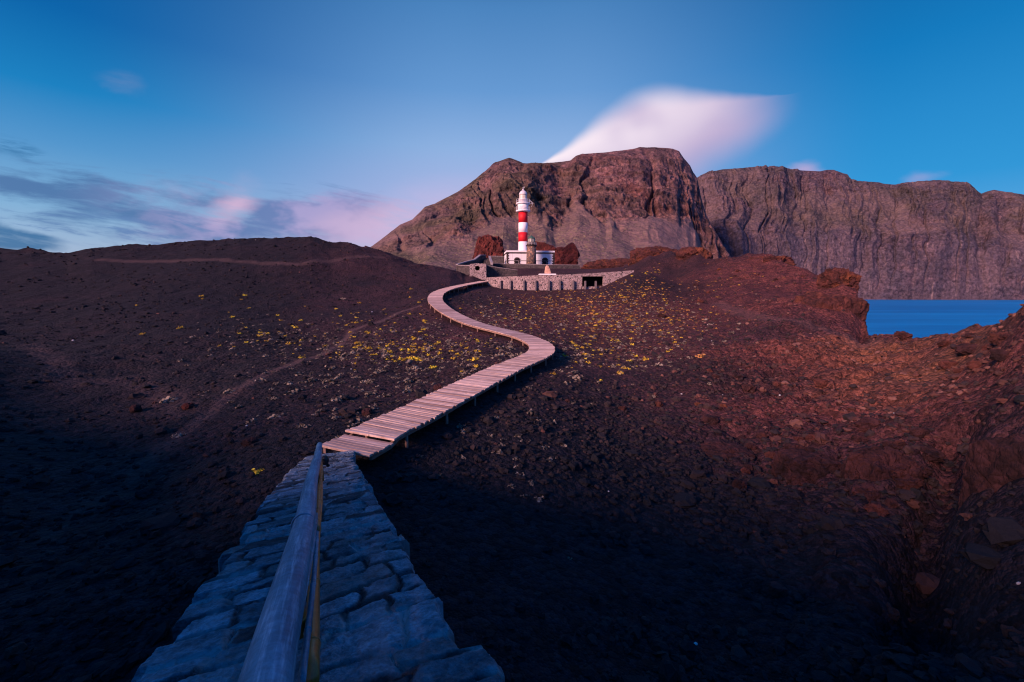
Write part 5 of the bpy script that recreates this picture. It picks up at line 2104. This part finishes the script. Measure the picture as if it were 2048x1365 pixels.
def leaf_clump(name, seed, material, nleaf=70, rad=1.0, flat=0.65, leaf=0.20):
    rng = np.random.default_rng(seed)
    V, F, T = [], [], []
    for k in range(nleaf):
        d = rng.normal(size=3)
        d[2] = abs(d[2])
        d /= np.linalg.norm(d)
        lump = 0.75 + 0.35 * math.sin(3 * math.atan2(d[1], d[0]) + seed)
        c = d * rad * rng.uniform(0.55, 1.0) * lump * np.array([1, 1, flat])
        a = d + rng.normal(0, 0.7, 3)
        a /= np.linalg.norm(a)
        t1 = np.cross(a, [0.3, 0.5, 0.8])
        t1 /= np.linalg.norm(t1)
        t2 = np.cross(a, t1)
        s = leaf * rng.uniform(0.6, 1.3)
        b = len(V)
        V += [c - t1 * s, c + t2 * s * 0.6, c + t1 * s, c - t2 * s * 0.6]
        F.append((b, b + 1, b + 2, b + 3))
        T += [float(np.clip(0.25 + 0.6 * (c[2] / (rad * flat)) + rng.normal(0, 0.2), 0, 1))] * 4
    return npmesh(name, np.array(V), np.array(F), material, False, attrs={"tone": T})


YELLOW = [leaf_clump("yellow_shrub", 40 + k, M['yellow'], 80) for k in range(5)]
ZONES = [  # centre px, spread px, count, size factor, label key
    ((830, 700), (95, 17), 105, 1.0, 'a'), ((750, 700), (60, 16), 25, 1.0, 'a'), ((920, 690), (50, 22), 36, 1.0, 'a'),
    ((800, 655), (60, 25), 28, 0.8, 'a'), ((520, 665), (45, 14), 22, 1.0, 'b'), ((660, 640), (70, 18), 22, 0.75, 'b'), ((600, 690), (40, 12), 10, 0.9, 'b'),
    ((860, 625), (22, 18), 14, 0.7, 'a'),
    ((1210, 705), (55, 22), 60, 1.0, 'c'), ((1150, 690), (35, 25), 24, 1.0, 'c'), ((1300, 690), (45, 20), 16, 0.9, 'c'),
    ((1230, 625), (75, 28), 170, 0.75, 'd'), ((1120, 630), (60, 22), 70, 0.7, 'd'), ((1010, 620), (40, 18), 40, 0.65, 'd'), ((1320, 640), (45, 22), 40, 0.75, 'd'),
    ((1275, 582), (30, 10), 46, 0.75, 'd'), ((1310, 545), (14, 7), 16, 0.9, 'e'), ((1220, 597), (40, 9), 30, 0.7, 'd'), ((1090, 598), (60, 6), 26, 0.6, 'd'),
    ((1430, 565), (40, 18), 10, 0.8, 'e')]
LAB = {'a': ("yellow flowering shrub in the drift left of the boardwalk's bends", "yellow shrubs left of the boardwalk bends"),
       'b': ("yellow green shrub scattered on the far left slope beyond the trail", "yellow shrubs on the left slope"),
       'c': ("yellow flowering shrub in the hollow right of the sharp boardwalk bend", "yellow shrubs right of the sharp bend"),
       'd': ("small golden shrub on the slope below the pebbled wall", "golden shrubs below the pebbled wall"),
       'e': ("golden shrub high on the dark ridge right of the lighthouse", "golden shrubs on the ridge")}


def make_shrubs():
    rng = np.random.default_rng(77)
    got = []
    for (cx, cy), (sx, sy), n, sf, key in ZONES:
        for _ in range(n):
            px, py = cx + rng.normal(0, sx), cy + rng.normal(0, sy)
            p = ground_at(px, py)
            if p is None:
                continue
            r = math.hypot(p[0], p[1])
            if r > 118 or not clear(np.array([p[0]]), np.array([p[1]]), 1.2, 1.25)[0]:
                continue
            size = float(np.clip(rng.lognormal(math.log(0.148), 0.46), 0.07, 0.36)) * (0.6 + 0.4 * sf)
            got.append((size / r, p, size, key))
    for px, py, sz in [(404, 594, .45), (406, 599, .3), (490, 592, .4), (483, 600, .28), (285, 669, .4), (362, 657, .4), (273, 612, .25), (822, 579, .4), (498, 617, .3), (556, 632, .3),
                       (602, 642, .3), (712, 637, .3), (602, 716, .35), (652, 693, .35), (1016, 734, .26), (939, 768, .16), (820, 596, .3), (515, 945, .22)]:
        p = ground_at(px, py)
        if p is not None:
            got.append((1.0, p, sz * 0.9, 'b' if px < 800 else 'a'))
    got.sort(key=lambda t: -t[0])
    for i, (_, p, size, key) in enumerate(got[:300]):
        o = bpy.data.objects.new("yellow_shrub", YELLOW[i % 5])
        o.location = (p[0], p[1], p[2] - size * 0.10)
        o.rotation_euler = (0, 0, rng.uniform(0, 6.28))
        o.scale = (size, size, size * rng.uniform(0.8, 1.15))
        link(o)
        tag(o, LAB[key][0], "shrub", LAB[key][1])
    rest = got[300:]
    if rest:
        V, F, T, n0 = [], [], [], 0
        for i, (_, p, size, key) in enumerate(rest):
            me = YELLOW[i % 5]
            co = np.empty(len(me.vertices) * 3, np.float32)
            me.vertices.foreach_get("co", co)
            co = co.reshape(-1, 3)[:160]
            V.append(co * size + p)
            F.append(np.arange(len(co)).reshape(-1, 4) + n0)
            n0 += len(co)
            T.append(np.clip(rng.normal(0.6, 0.25, len(co) // 4), 0, 1).repeat(4))
        o = nobj("yellow_flowers", np.concatenate(V), np.concatenate(F), M['yellow'], smooth=False, attrs={"tone": np.concatenate(T)})
        tag(o, "sprinkle of tiny yellow flower specks between the larger shrubs", "flowers", kind='stuff')


make_shrubs()


def make_scrub(name, label, zones, material, seed, s0):
    rng = np.random.default_rng(seed)
    V, F, T, n0 = [], [], [], 0
    meshes = [leaf_clump("tmp", seed + k, None, 42, 1.0, 0.55, 0.24) for k in range(4)]
    cos = []
    for me in meshes:
        co = np.empty(len(me.vertices) * 3, np.float32)
        me.vertices.foreach_get("co", co)
        cos.append(co.reshape(-1, 3))
        bpy.data.meshes.remove(me)
    for (cx, cy), (sx, sy), n in zones:
        for _ in range(n):
            p = ground_at(cx + rng.normal(0, sx), cy + rng.normal(0, sy))
            if p is None:
                continue
            r = math.hypot(p[0], p[1])
            if r > 116 or not clear(np.array([p[0]]), np.array([p[1]]), 1.2, 1.2)[0]:
                continue
            size = float(np.clip(rng.lognormal(math.log(s0), 0.45), 0.07, 0.5))
            co = cos[rng.integers(4)]
            a = rng.uniform(0, 6.28)
            q = co.copy()
            q[:, 0] = co[:, 0] * math.cos(a) - co[:, 1] * math.sin(a)
            q[:, 1] = co[:, 0] * math.sin(a) + co[:, 1] * math.cos(a)
            V.append(q * size + p - np.array([0, 0, size * 0.1]))
            F.append(np.arange(len(q)).reshape(-1, 4) + n0)
            n0 += len(q)
            T.append(np.clip(rng.normal(rng.uniform(0.2, 0.8), 0.2, len(q) // 4), 0, 1).repeat(4))
    o = nobj(name, np.concatenate(V), np.concatenate(F), material, smooth=False, attrs={"tone": np.concatenate(T)})
    tag(o, label, "scrub", kind='stuff')


make_scrub("grey_scrub", "low grey green cushion scrub covering the flat ground by the boardwalk",
           [((850, 700), (130, 35), 520), ((600, 680), (110, 25), 230), ((1200, 680), (90, 40), 420), ((1150, 620), (110, 25), 420), ((1000, 640), (40, 20), 160),
            ((760, 780), (120, 40), 150), ((1320, 650), (70, 35), 220), ((1020, 720), (40, 20), 60), ((640, 790), (150, 50), 60), ((1000, 900), (100, 60), 40)], M['scrub'], 300, 0.17)
make_scrub("orange_scrub", "orange brown dry scrub on the slope under the pebbled wall",
           [((1220, 620), (80, 30), 420), ((1100, 610), (70, 14), 120), ((1280, 580), (35, 12), 90), ((1330, 640), (60, 30), 90), ((1440, 570), (60, 22), 60)], M['orange_scrub'], 320, 0.15)
